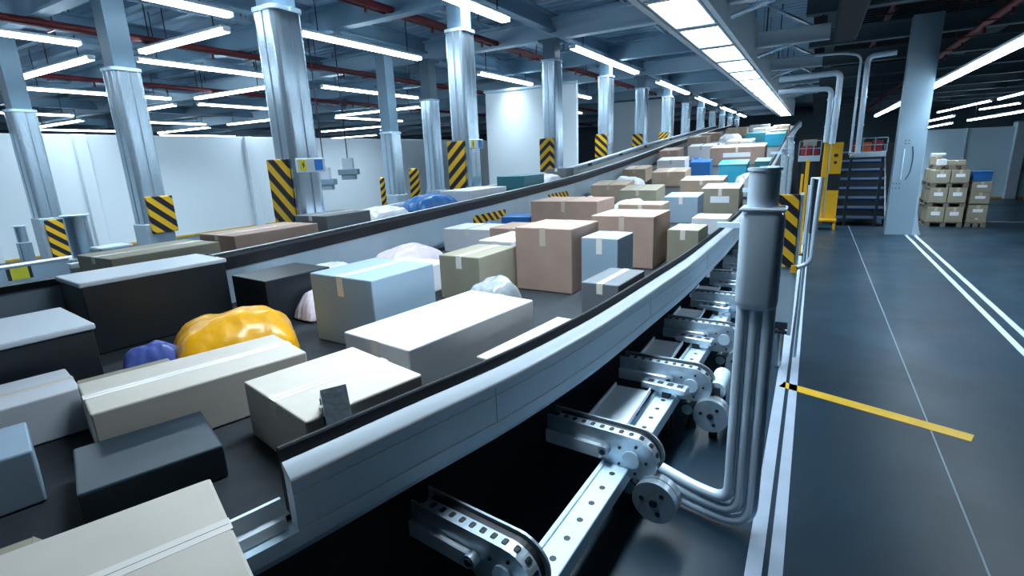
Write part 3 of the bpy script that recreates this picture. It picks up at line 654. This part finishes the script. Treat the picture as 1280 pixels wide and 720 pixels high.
# ------------------------------------------------------------------ transfer arms under the guard
def make_arm():
    """local frame: arm runs along +x from under the conveyor to its rounded nose; top at z=0"""
    t = thing('transfer_arm', 'x', 'conveyor mechanism', (0,0,0), (0,0,0), 'transfer arms under the silver guard')
    Ln, Rn = .48, .13
    def side(y0, y1, zt):
        bm = B(); poly = [(-.05, -.17), (-.05, zt), (Ln, zt)]
        for k in range(1, 13):
            a = PI/2 - PI*.83*k/12; poly.append((Ln + (Rn+zt)*cos(a)*1.1, -Rn + (Rn+zt)*sin(a)))
        poly += [(Ln-.10, -Rn-.12), (Ln-.2, -.17)]
        extr(bm, poly, y0, y1); return bm
    obj('side_plate', side(-.062, -.05, 0), 'cast', t); obj('side_plate', side(.05, .062, .004), 'cast', t)
    def strip(y0, y1, off, th):
        bm = B(); up, dn = [(0, off)], [(0, off-th)]
        up.append((Ln, off)); dn.append((Ln, off-th))
        for k in range(1, 13):
            a = PI/2 - PI*.75*k/12
            up.append((Ln+(Rn+off)*cos(a)*1.1, -Rn+(Rn+off)*sin(a))); dn.append((Ln+(Rn+off-th)*cos(a)*1.1, -Rn+(Rn+off-th)*sin(a)))
        extr(bm, up+dn[::-1], y0, y1); return bm
    p = obj('slotted_track', strip(-.05, .006, -.004, .012), 'cast', t)
    bm = B()
    for k in range(15):
        s = .0 + k*.058
        if s < Ln: cx, cz, a = s, -.004, 0
        else:
            a = (s-Ln)/Rn
            if a > 2.2: break
            cx, cz = Ln+(Rn-.004)*sin(a)*1.1, -Rn+(Rn-.004)*cos(a)
        mt_ = Matrix.Translation((cx, -.022, cz)) @ Matrix.Rotation(a, 4, 'Y')
        box(bm, -.012, .012, -.016, .016, -.003, .0022, .006, 2, mt_)
    q = obj('slot_groove', bm, 'dark', p)
    obj('drive_belt', strip(.012, .044, -.012, .01), 'rubber', t)
    bm = B(); box(bm, -.05, Ln-.17, -.09, -.062, -.17, -.085, .006); obj('mounting_rail', bm, 'lip', t)
    bm = B(); cyl(bm, (Ln, -.075, -Rn), (Ln, -.062, -Rn), .05, 24); pass
    obj('bearing_hub', bm, 'alu', t, smooth=True)
    for k in range(5): a = k*1.25; bm = B(); cyl(bm, (Ln+.085*cos(a), -.07, -Rn+.085*sin(a)), (Ln+.085*cos(a), -.062, -Rn+.085*sin(a)), .008, 8); obj('screw', bm, 'dark', t)
    bm = B(); cyl(bm, (Ln-.15, -.105, -.11), (Ln-.15, -.062, -.11), .03, 16); obj('pivot', bm, 'cast', t, smooth=True)
    bm = B(); cyl(bm, (Ln-.15, -.112, -.11), (Ln-.15, -.105, -.11), .018, 6); obj('bolt', bm, 'dark', t)
    # drive pulley with its motor and foot, just past the nose
    px, py, pz = Ln+.155, -.10, -.30
    bm = B(); cyl(bm, (px, py-.035, pz), (px, py+.012, pz), .118, 40); cyl(bm, (px, py+.02, pz), (px, py+.065, pz), .118, 40); cyl(bm, (px, py+.01, pz), (px, py+.02, pz), .092, 32)
    w = obj('pulley_wheel', bm, 'cast', t, smooth=True)
    bm = B(); cyl(bm, (px, py-.046, pz), (px, py-.035, pz), .022, 16)
    for a in (.9, 3.0, 5.1): cyl(bm, (px+.066*cos(a), py-.038, pz+.066*sin(a)), (px+.066*cos(a), py-.034, pz+.066*sin(a)), .013, 12)
    obj('hub_bolt', bm, 'dark', w)
    bm = B(); cyl(bm, (Ln-.03, -.01, -.345), (Ln-.03, .11, -.345), .05, 24); obj('motor', bm, 'dark', t, smooth=True)
    bm = B(); cyl(bm, (Ln-.03, -.02, -.345), (Ln-.03, -.01, -.345), .04, 24); obj('motor_cap', bm, 'lens', t, smooth=True)
    bm = B(); tube(bm, [(Ln-.01, .05, -.40), (Ln-.01, .05, -.45)], .014, 10); cyl(bm, (Ln-.01,.05,-.505), (Ln-.01,.05,-.44), .04, 16, .028); obj('levelling_foot', bm, 'dark', t, smooth=True)
    return t
ay = [1.56, 2.56, 3.62, 4.68, 5.74, 6.8, 7.86, 8.92]
an = ['transfer arm closest to the open end of the silver guard, tip just in view', 'transfer arm whose pulley wheel stands beside the bent bumper tubes', 'third transfer arm from the guard end, beside the loose roller', 'fourth transfer arm from the guard end', 'fifth transfer arm from the guard end', 'sixth transfer arm, half hidden by the bumper post', 'seventh transfer arm from the guard end', 'eighth and last transfer arm under the silver guard']
proto = make_arm()
for i, y in enumerate(ay):
    o = proto if i == 0 else copy_tree(proto)
    x0 = (Rx(y)-.06)
    o.location = (x0, y, .505); o.rotation_euler = (0, 0, -.12 if i == 0 else -.08 if i == 1 else -.04); o['label'] = 'silver ' + an[i]
# perforated rail along the conveyor, beneath the arms
t = thing('perforated_rail', 'long silver rail punched with round holes under the transfer arms', 'rail', (-.86, 1.2, 0), (0,0,-.035))
bm = B(); box(bm, -.055, .075, 0, 8.5, .22, .31, .004); obj('channel', bm, 'alu', t)
bm = B(); box(bm, -.082, -.056, 0, 8.5, .27, .318, .003); obj('edge_strip', bm, 'alu', t)
bm = B()
for k in range(60):
    cyl(bm, (.012, .06+k*.14, .309), (.012, .06+k*.14, .3115), .016, 14)
obj('hole_pattern', bm, 'dark', t)
for k in range(9): bm = B(); box(bm, -.04, .04, .3+k*1.0, .38+k*1.0, 0, .24); obj('support_foot', bm, 'dark', t)
# tray plates between the arms
def tray(x0, x1, y0, y1, z, lab, mt='white'):
    t = thing('tray_plate', lab, 'metal tray', ((x0+x1)/2, (y0+y1)/2, z), (0,0,0), 'tray plates between the transfer arms')
    a, d = (x1-x0)/2, (y1-y0)/2
    bm = B(); box(bm, -a, a, -d, d, -.008, 0); box(bm, -a, -a+.01, -d, d, 0, .025); box(bm, a-.01, a, -d, d, 0, .025); obj('plate', bm, mt, t)
    for s in (-1, 1): bm = B(); box(bm, s*a*.8-.02, s*a*.8+.02, -.03, .03, -z, -.008); obj('stand', bm, 'dark', t)
for k, y in enumerate(ay[1:6]):
    tray(-1.12, -.86, y+.24, y+.80, .36, 'white metal tray between the %s and %s transfer arm' % (ordn[k+1], ordn[k+2]))
    tt = thing('sensor_block', 'slotted silver sensor block before the %s transfer arm' % ordn[k+2], 'sensor block', (-.74, y+.86, .36), (0,0,-.1), 'sensor blocks between the transfer arms')
    bm = B(); box(bm, -.2, .12, -.045, .045, 0, .05, .006); obj('housing', bm, 'cast', tt)
    bm = B()
    for s in range(4): box(bm, -.16+s*.07, -.12+s*.07, -.02, .02, .05, .053)
    obj('slot_groove', bm, 'dark', tt)
    bm = B(); box(bm, -.05, .0, -.03, .03, -.36, 0); obj('stand', bm, 'dark', tt)
for k, (x, y) in enumerate(((-.46, 3.62), (-.40, 4.7))):
    t = thing('drive_roller', ('loose grey roller beside the bumper post' , 'grey roller farther in behind the bumper post')[k], 'roller', (x, y, .34), (0,0,0), 'grey rollers by the bumper post')
    bm = B(); cyl(bm, (0,-.02,0), (0,.28,0), .062, 28); obj('sleeve', bm, 'alu', t, smooth=True)
    bm = B(); cyl(bm, (0,-.05,0), (0,.31,0), .02, 12); box(bm, -.03,.03,-.06,-.045,-.34,.04); box(bm, -.03,.03,.3,.315,-.34,.04); obj('bracket', bm, 'dark', t)
# small bracket standing up on the inner side of the guard
t = thing('sensor_bracket', 'small ribbed silver bracket rising inside the guard beside the pale carton', 'bracket', (Rx(1.27)-.15, 1.25, .785), (0,0,-.5))
bm = B(); extr(bm, [(-.06,0),(.06,0),(.06,.22),(-.0,.37),(-.07,.27)], -.05, .05); obj('body', bm, 'cast', t)
for k in range(4): bm = B(); box(bm, -.012, .012, -.053, -.049, -.006, .006); obj('slot', bm, 'dark', t, (.045-.02*k, 0, .225+k*.03), (0,.9,0))

# ------------------------------------------------------------------ bumper post of bent tubes
t = thing('bumper_post', 'tall capped silver bumper post made of bent tubes beside the walkway line', 'bumper post')
for k in range(3):
    z = .05+.062*k; x = -.125-.056*k
    bm = B(); tube(bm, bend([(-.98, 2.90, z+.02), (-.42, 2.66, z), (x, 2.62, z), (x, 2.62, 1.74)], .2-.03*k, 8), .031, 16); obj('bent_tube', bm, 'pipe', t, smooth=True)
bm = B(); box(bm, -.275, -.09, 2.555, 2.7, 1.25, 1.73, .045, 4); s = obj('sleeve', bm, 'pipe', t, smooth=True)
bm = B(); box(bm, -.28, -.085, 2.55, 2.705, 1.722, 1.738, .007); obj('sleeve_rim', bm, 'lip', s)
bm = B(); cyl(bm, (-.19, 2.64, 1.73), (-.19, 2.64, 1.90), .066, 40); obj('upper_tube', bm, 'pipe', t, smooth=True)
bm = B(); cyl(bm, (-.19, 2.64, 1.90), (-.19, 2.64, 1.912), .073, 40); obj('cap', bm, 'alu', t, smooth=True)
bm = B(); box(bm, -1.0, -.94, 2.8, 2.94, 0, .3, .005); obj('mounting_plate', bm, 'dark', t)

# cabinet with the striped panel
t = thing('guard_cabinet', 'narrow pale blue guard post carrying the tall black and yellow striped panel', 'guard post', (-.15, 5.1, 0))
bm = B(); box(bm, -.10, .085, -.06, .22, .42, 1.58, .015, 2); box(bm, .07, .10, -.09, .2, .35, 1.6); obj('body', bm, 'frame', t)
bm = B(); box(bm, -.1, .075, -.018, .018, -.315, .315, .006); obj('hazard_panel', bm, 'hz_n', t, (0,-.085,1.29))
bm = B(); box(bm, .055, .10, -.13, -.085, .93, 1.0, .004); obj('yellow_clip', bm, 'yellow', t)
bm = B(); tube(bm, bend([(-.06,0,.42),(-.06,0,.2),(-.16,-.02,.02)], .1), .035, 14); tube(bm, bend([(.02,0,.42),(.02,0,.02)], .1), .03, 14); obj('foot_tube', bm, 'steel', t, smooth=True)
bm = B(); box(bm, -.11, .08, -.08, .2, .40, .46); box(bm, -.1,.07,-.1,-.06,.36,.385); obj('foot_clamp', bm, 'dark', t)
t = thing('guard_tube', 'slim silver tube looping beside the striped panel', 'guard tube')
bm = B(); tube(bm, bend([(.065, 5.05, 1.74), (.055, 5.0, 1.5), (.05, 5.0, 1.03), (-.07, 5.0, .97)], .12, 8), .02, 12); obj('tube', bm, 'pipe', t, smooth=True)
bm = B(); tube(bm, [(.0, 5.42, 0.0), (.0, 5.42, 1.72), (.065, 5.05, 1.73)], .014, 10); obj('stay', bm, 'alu', t, smooth=True)
# upright posts that carry the rising outer frame
for k, (x, y, z) in enumerate(((-.55, 6.6, 1.45), (-.5, 8.55, 1.72), (-.5, 11.2, 1.95), (-.5, 13.6, 2.2))):
    t = thing('frame_post', 'pale steel upright of the side frame, %s past the striped panel' % ordn[k], 'frame post', (x, y, 0), (0,0,0), 'uprights of the conveyor side frame')
    bm = B(); box(bm, -.05, .05, -.05, .05, 0, z, .008); obj('post', bm, 'frame', t)
    bm = B(); box(bm, -.4, .05, -.03, .03, z-.36, z-.3); box(bm, -.08,.08,-.08,.08,z,z+.012,.003); obj('bracket', bm, 'alu', t)
    bm = B(); tube(bm, bend([(.07,-.06,0),(.07,-.06,z-.1),(-.02,-.06,z-.05)], .05), .018, 10); obj('conduit', bm, 'steel', t, smooth=True)
    bm = B(); 
    for s in range(5): cyl(bm, (.0,-.056,z-.12-.1*s), (.0,-.05,z-.12-.1*s), .013, 10)
    obj('bolt', bm, 'lip', t)
# ------------------------------------------------------------------ yellow lift mast, stairs, platforms, pipes
t = thing('lift_mast', 'yellow lift mast with a black band standing at the foot of the stairs', 'lift mast', (.36, 14.75, 0))
bm = B(); box(bm, -.04, .20, -.14, .14, .22, 2.05, .01); obj('front_column', bm, 'yellow', t)
bm = B(); box(bm, -.19, -.07, -.1, .14, .12, 2.1, .01); obj('rear_column', bm, 'yellow', t)
bm = B(); box(bm, -.045, .205, -.145, .145, .95, 1.33); obj('black_band', bm, 'black', t)
bm = B(); box(bm, .03, .11, -.146, -.14, 1.72, 1.79); box(bm, .04, .10, -.146, -.14, 1.56, 1.62); obj('slot_opening', bm, 'dark', t)
bm = B(); box(bm, -.065, -.045, -.12, .12, .2, 2.05); obj('guide_rail', bm, 'lip', t)
bm = B(); box(bm, -.24, .22, -.2, .2, .2, .26, .01)
for a in (-.2, .16):
    for c in (-.17, .13): box(bm, a, a+.05, c, c+.05, 0, .2)
obj('stand', bm, 'yellow', t)
t = thing('yellow_barrier', 'thin yellow barrier post between the striped panel and the lift mast', 'barrier post', (-.1, 11, 0))
bm = B(); box(bm, -.03, .03, -.03, .03, 0, 1.75, .005); box(bm, -.09,-.05,-.03,.03,0,1.5,.004); obj('post', bm, 'yellow', t)
bm = B(); box(bm, -.1, .08, -.09, .09, 0, .02); obj('base', bm, 'dark', t)
bm = B(); box(bm, .04,.07,-.03,.03,.2,1.3,.004); obj('silver_strip', bm, 'lip', t)
t = thing('staircase', 'dark metal staircase with blue edged steps rising behind the grey column', 'staircase', (0, 15.5, 0))
for k in range(8):
    z = .225*(k+1); y = .26*k
    bm = B(); box(bm, .52, 1.62, y, y+.28, z-.03, z); st = obj('tread', bm, 'stair', t)
    bm = B(); box(bm, .52, 1.62, y-.015, y+.012, z-.045, z+.003); obj('nosing', bm, 'nosing', st)
    bm = B(); box(bm, .52, 1.62, y+.27, y+.285, z-.03, z+.2); obj('riser', bm, 'stair', st)
for x in (.50, 1.62):
    bm = B(); extr(bm, [(0,0),(.3,0),(2.2,1.6),(2.2,1.95),(1.9,1.85),(0,.25)], x-.015, x+.015)
    bmesh.ops.transform(bm, matrix=Matrix(((0,1,0,0),(1,0,0,0),(0,0,1,0),(0,0,0,1))), verts=bm.verts); obj('stringer', bm, 'stair', t)
bm = B(); box(bm, -.6, 1.9, 17.8, 17.95, 0, 2.0); struct('wall_core', bm, 'ddeck', 'black wall behind the stairs')
bm = B(); box(bm, -.35, .25, 16.1, 16.2, 0, 2.2); struct('wall_core_side', bm, 'ddeck', 'black wall panel behind the lift mast')
# raised platforms with railings
def platform(x0, x1, y, z, d, lab):
    t = thing('raised_platform', lab, 'platform', (0,0,0), (0,0,0), 'raised platforms beside the stairs')
    bm = B(); box(bm, x0, x1, y, y+d, z-.12, z, .008); obj('deck', bm, 'frame', t)
    bm = B()
    for zz in (.15, .31): box(bm, x0, x1, y, y+.03, z+zz, z+zz+.018)
    n = 3
    for k in range(n+1):
        x = x0+(x1-x0)*k/n; box(bm, x-.009, x+.009, y, y+.03, z, z+.32)
    obj('railing', bm, 'column', t)
    bm = B()
    for x in (x0+.04, x1-.04): box(bm, x-.03, x+.03, y+d-.1, y+d-.04, 0, z-.12)
    obj('post', bm, 'stair', t)
    return t
platform(.74, 1.46, 15.3, 1.80, .22, 'pale framed platform with a railing beside the grey column')
platform(-.32, .10, 13.4, 1.78, .6, 'pale framed platform with a railing behind the lift mast')
def crate(x, y, z, w, d, h, mt, lab):
    bm = B(); box(bm, -w/2, w/2, -d/2, d/2, 0, h, .01, 2); o = tag(obj('crate', bm, mt), lab, 'crate', 'coloured crates on the platforms'); o.location = (x,y,z)
    bm = B(); box(bm, -w/2-.012, w/2+.012, -d/2-.012, d/2+.012, h-.03, h, .006); obj('rim', bm, mt, o)
crate(.86, 15.43, 1.804, .17, .16, .24, 'redbox', 'red crate at the stair end of the platform by the grey column')
crate(1.07, 15.43, 1.804, .17, .16, .22, 'orangebox', 'orange crate in the middle of the platform by the grey column')
crate(1.28, 15.43, 1.804, .17, .16, .25, 'redbox', 'red crate next to the grey column')
crate(-.18, 13.7, 1.784, .2, .3, .2, 'redbox', 'dark red crate behind the silver pipes')
crate(.00, 13.7, 1.784, .13, .3, .16, 'redbox', 'small red crate behind the lift mast top')
crate(-.12, 13.75, 1.99, .26, .25, .14, 'khaki', 'tan crate piled on the dark red crates')
for k, pts in enumerate((
    [(.32,14.5,2.02),(.34,14.5,3.57),(-.45,14.5,3.55),(-.9,14.5,3.55)],
    [(.19,14.6,2.06),(.20,14.6,3.25),(-.38,14.6,3.27),(-.9,14.6,3.27)],
    [(.70,14.6,1.80),(.70,14.6,3.9),(.36,14.6,3.98),(-.2,14.6,4.0)],
    [(.845,14.6,1.78),(.83,14.6,3.86),(1.34,14.6,3.88)])):
    labs = ['upper thick silver pipe bending over the lift mast', 'lower silver pipe bending over the lift mast', 'thin silver pipe reaching down to the platform beside the stairs', 'thick silver pipe dropping to the platform corner']
    bm = B(); tube(bm, bend(pts, .14, 6), (.065,.055,.025,.055)[k], 16); q = tag(obj('silver_pipe', bm, 'pipe', smooth=True), labs[k], 'pipe', 'silver pipes over the stairs')
    bm = B()
    for zz in (2.4, 3.0): cyl(bm, (pts[0][0]*.999, pts[0][1], zz), (pts[0][0]*1.001, pts[0][1], zz+.03), (.075,.065,.032,.063)[k], 16)
    obj('collar', bm, 'alu', q, smooth=True)
bm = B(); tube(bm, bend([(.72,14.6,1.86),(.68,14.6,1.76),(.80,14.6,1.71)], .04), .022, 10); tag(obj('pipe_outlet', bm, 'steel', smooth=True), 'hooked silver pipe end below the platform corner', 'pipe')
# hangers that carry the light channel
for k, (y, x1) in enumerate(((8.75, .05), (12.8, .05), (16.8, -.05), (20.9, -.1), (25.0, -.1))):
    t = thing('hanger_frame', 'silver trussed hanger bracket above the light channel, %s along it' % ordn[k], 'hanger bracket', (0,y,0), (0,0,0), 'hanger brackets above the light channel')
    bm = B(); box(bm, -1.27, x1, -.08, .08, 4.03, 4.07); box(bm, -1.27, x1, -.08, .08, 4.28, 4.32); box(bm, -1.27, x1, -.02, .02, 4.07, 4.28); obj('cross_bar', bm, 'frame', t)
    bm = B(); tube(bm, [(-.55,0,4.05),(-1.24,0,3.86)], .04, 8); obj('brace', bm, 'steel', t, smooth=True); bm = B(); tube(bm, [(-.25,0,4.3),(-1.24,0,4.9)], .035, 8); obj('upper_brace', bm, 'steel', t, smooth=True)
    [obj('drop_rod', (lambda q: (cyl(q, (0,0,4.3),(0,0,5.69), .015, 6), q)[1])(B()), 'dark', t, (xx,0,0)) for xx in (-.1,-1.1)]
t = thing('equipment_box', 'black equipment housing hanging beside the silver brackets', 'equipment housing', (.35, 8.6, 0))
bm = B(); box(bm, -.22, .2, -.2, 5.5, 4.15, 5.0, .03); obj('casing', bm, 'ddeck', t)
bm = B(); 
for y in (0, 2.5, 5): cyl(bm, (0,y,5.0),(0,y,5.7), .02, 8)
obj('hanger', bm, 'dark', t)
for k, (x, z) in enumerate(((-.55, 3.75), (-.75, 3.9))):
    bm = B(); pts = []
    for i in range(61): pts.append((x+.05*sin(i*.2), 2.6+.12*i*.5, z+.0*i+.25*(i/60)))
    tube(bm, pts, .05, 12)
    for i in range(0, 60): 
        p = Vector(pts[i]); cyl(bm, p, p+Vector((0,.012,0)), .058, 12)
    hs = tag(obj('flexible_hose', bm, 'steel', smooth=True), ['ribbed silver hose above the light channel, the lower one', 'ribbed silver hose above the light channel, the upper one'][k], 'hose')
    for yy in (2.9, 4.5, 6.0): bm = B(); cyl(bm, (x, yy, z+.1), (x, yy, 5.7), .01, 6); obj('hanger', bm, 'dark', hs)

# ------------------------------------------------------------------ grey column by the stairs
t = thing('grey_column', 'broad pale blue grey steel column standing between stairs and pallets', 'column', (1.76, 14.3, 0))
bm = B(); box(bm, -.25, .245, -.17, -.13, 0, 4.5); box(bm, -.25, .245, .13, .17, 0, 4.5); box(bm, -.02, .02, -.13, .13, 0, 4.5); box(bm, -.25,-.22,-.13,.13,0,4.5); obj('shaft', bm, 'column', t)
bm = B(); extr(bm, [(.245,0),(.40,0),(.36,.12),(.285,.5),(.27,1.2),(.245,1.25)], -.17, -.12); obj('side_fin', bm, 'frame', t)
bm = B()
for r_, zz in ((0,1.12),(0,1.02),(1,2.02),(1,1.96)):
    for k in range(3 if r_ == 0 else 2): cyl(bm, (-.22+.06*k+(.12 if r_ else 0), -.178, zz), (-.22+.06*k+(.12 if r_ else 0), -.17, zz), .012, 8)
obj('bolt', bm, 'dark', t)
bm = B(); tube(bm, bend([(.03,-.18,1.9),(.07,-.18,1.7),(.05,-.18,1.35),(-.02,-.18,1.2)], .2), .008, 8); obj('cable', bm, 'dark', t, smooth=True)
bm = B(); tube(bm, [(-.1,-.18,1.2),(-.1,-.18,1.85)], .012, 8); obj('conduit', bm, 'alu', t, smooth=True)

# ------------------------------------------------------------------ pallets and their cartons
def pallet(x0, x1, y0, y1, z, lab):
    t = thing('pallet', lab, 'pallet', ((x0+x1)/2, (y0+y1)/2, z), (0,0,0), 'wooden pallets in the stacks'); a, d = (x1-x0)/2, (y1-y0)/2
    bm = B()
    for k in range(5): box(bm, -a, a, -d+k*(2*d-.1)/4, -d+k*(2*d-.1)/4+.1, .088, .105)
    obj('deck_board', bm, 'wood', t)
    for s in (-1, 0, 1):
        bm = B()
        for q in (-1, 0, 1): box(bm, s*(a-.05)-.05, s*(a-.05)+.05, q*(d-.05)-.05, q*(d-.05)+.05, .018, .088)
        box(bm, s*(a-.05)-.05, s*(a-.05)+.05, -d, d, 0, .018); obj('runner', bm, 'wood', t)
PG = 'cartons on the pallets'
rows = [('bottom', 0, .355), ('middle', .46, .345), ('top', .915, .30)]
for ti, (nm, z, h) in enumerate(rows):
    pallet(2.44, 3.14, 15.7, 16.9, z, 'wooden pallet under the %s tier of khaki cartons' % nm)
    for k, x in enumerate((2.615, 2.965)):
        for j, y in enumerate((15.95, 16.52)):
            carton('khaki carton in the %s tier of the pallet stack, %s column, %s row' % (nm, ('stair side','wall side')[k], ('front','back')[j]), x, y, .335, .52, h, 0, 'khaki', 'tape', 'front' if j == 0 else None, PG, z=z+.108)
pallet(2.5, 3.06, 15.75, 16.7, 1.325, 'thin wooden pallet topping the tallest stack')
for k, (x, y, w, h, z, mt, lab) in enumerate(((2.88, 15.95, .34, .10, 1.433, 'khaki', 'flat khaki box on the topmost pallet'), (2.62, 15.95, .16, .13, 1.433, 'whitebox', 'white papered box on the topmost pallet'), (2.55, 16.3, .2, .2, 1.433, 'khaki', 'small box stack base behind the white papered box'), (2.6, 16.35, .26, .06, 1.64, 'whitebox', 'flat white box lying on the highest khaki box'))):
    carton(lab, x, y, w, .26, h, 0, mt, 'ptape' if h < .15 else 'tape', None, PG, z=z)
pallet(3.2, 3.58, 15.75, 16.5, 0, 'short wooden pallet under the lower stack')
for k, (z, h, lab) in enumerate(((.108,.10,'thin box on the short pallet'), (.212,.30,'tall khaki carton at the foot of the lower stack'), (.54,.26,'khaki carton in the middle of the lower stack'), (.804,.24,'khaki carton under the blue bin'))):
    carton(lab, 3.39, 16.0, .36, .5, h, 0, 'khaki', 'tape' if k else 'ptape', 'front' if k else None, PG, z=z)
bm = B(); box(bm, 3.22, 3.56, 15.8, 16.2, .514, .538); o = tag(obj('slip_board', bm, 'wood'), 'thin brown board between cartons of the lower stack', 'board')
bm = B(); box(bm, -.17,.17,-.2,.2,0,.22,.01,2); o = tag(obj('storage_bin', bm, 'navy'), 'bright blue bin on top of the lower carton stack', 'bin'); o.location = (3.38, 16.0, 1.05)
bm = B(); box(bm, -.18,.18,-.21,.21,.2,.225,.006); obj('rim', bm, 'navy', o)
t = thing('stacked_panel', 'black panels leaning against the wall post', 'panel', (5.9, 21.6, 0), (0,0,0))
for k in range(3):
    bm = B(); box(bm, .1*k, .1*k+.04, -.6, .6, 0, 1.15-.1*k); q = obj('panel', bm, 'dark', t); q.rotation_euler = (0, .12, 0)

# ------------------------------------------------------------------ far side of the hall: barrier, posts, scales
t = thing('low_barrier', 'low pale blue barrier with a yellow marker beside the far posts', 'barrier', (-8.9, 0, 0))
bm = B(); box(bm, -.08, 0, .6, 3.45, .1, .88, .01); obj('panel', bm, 'frame', t)
bm = B(); box(bm, -.1, .03, .6, 3.45, .88, .91, .008); obj('top_rail', bm, 'lip', t)
bm = B(); box(bm, 0, .012, 2.39, 2.57, .71, .86); q = obj('yellow_marker', bm, 'byellow', t)
for y in (2.355, 2.57): bm = B(); box(bm, 0, .014, y, y+.035, .71, .86); obj('black_edge', bm, 'dark', q)
bm = B()
for y in (.7, 2, 3.35): box(bm, -.08, .0, y-.04, y+.04, 0, .1)
obj('foot', bm, 'dark', t)
t = thing('machine_table', 'pale blue low machine table between the barrier and the black tote', 'machine', (-7.85, 1.6, 0))
bm = B(); box(bm, -.5, .5, -.5, 1.5, .35, .6, .02, 2); obj('table', bm, 'frame', t)
bm = B(); box(bm, -.45, .1, -.45, 1.0, .6, .66, .03, 2); box(bm, .2, .42, .2, 1.3, .6, .63, .01); obj('cover', bm, 'white', t)
bm = B()
for a in (-.45, .4):
    for c in (-.4, 1.35): box(bm, a, a+.06, c, c+.06, 0, .35)
obj('leg', bm, 'dark', t)
def tube_post(x, y, z, r, lab, split=None):
    t = thing('tube_post', lab, 'post', (x, y, 0), (0,0,0), 'silver tube posts on the far side')
    bm = B(); extr(bm, [(p*r/.28, q*r/.28) for p, q in col_profile(.28,.28,48)], 0, split or z-.02, 'z'); obj('lower_tube', bm, 'steel', t, smooth=True)
    if split:
        bm = B(); cyl(bm, (0,0,split), (0,0,split+.015), r*1.12, 24); obj('ring', bm, 'lip', t, smooth=True)
        bm = B(); cyl(bm, (0,0,split), (0,0,z-.015), r*.86, 24); obj('upper_tube', bm, 'steel', t, smooth=True)
    bm = B(); cyl(bm, (0,0,z-.015), (0,0,z), r*1.08, 24); obj('cap', bm, 'alu', t, smooth=True)
    bm = B(); box(bm, -r*1.5, r*1.5, -r*1.5, r*1.5, 0, .015); obj('base', bm, 'dark', t)
tube_post(-7.1, 2.56, 1.575, .125, 'thick capped silver post behind the black tote', 1.08)
tube_post(-11.8, 3.45, 1.2, .09, 'slim capped silver post before the partition', .9)
tube_post(-5.55, 1.16, 1.35, .06, 'slender silver tube post at the near outer edge of the belt')
tube_post(-12.6, 3.05, 3.1, .05, 'tall thin silver pole beside the first floor level stripe column')
for k, (x, y, z) in enumerate(((-12.0, 10.3, 1.62), (-12.0, 11.2, 1.86))):
    t = thing('hanging_scanner', ('pale boxed scanner with a blue grey tray hanging lower', 'pale boxed scanner with a blue grey tray hanging higher')[k], 'scanner', (x, y, z), (0,0,YAW), 'scanners hanging before the partition')
    bm = B(); box(bm, -.15, .15, -.1, .1, 0, .32, .01, 2); obj('body', bm, 'white', t)
    bm = B(); box(bm, -.28, .28, -.16, .16, -.16, 0, .01); obj('tray', bm, 'bluebox', t)
    bm = B(); box(bm, -.2, .2, -.12, .12, -.3, -.16, .01); obj('under_box', bm, 'frame', t)
    bm = B(); cyl(bm, (0,0,.32), (0,0,5.7-z), .015, 6); obj('drop_rod', bm, 'dark', t)

# ------------------------------------------------------------------ light and colour
w = bpy.data.worlds.new('world'); bpy.context.scene.world = w; w.use_nodes = True
w.node_tree.nodes['Background'].inputs[0].default_value = (.25,.45,.62,1); w.node_tree.nodes['Background'].inputs[1].default_value = .12
vs = bpy.context.scene.view_settings
vs.view_transform = 'Standard'; vs.look = 'None'; vs.exposure = 0.25; vs.gamma = 1; vs.use_curve_mapping = False
cy = bpy.context.scene.cycles
cy.use_denoising = True; cy.max_bounces = 6; cy.diffuse_bounces = 4; cy.glossy_bounces = 3
try: cy.use_light_tree = True
except Exception: pass
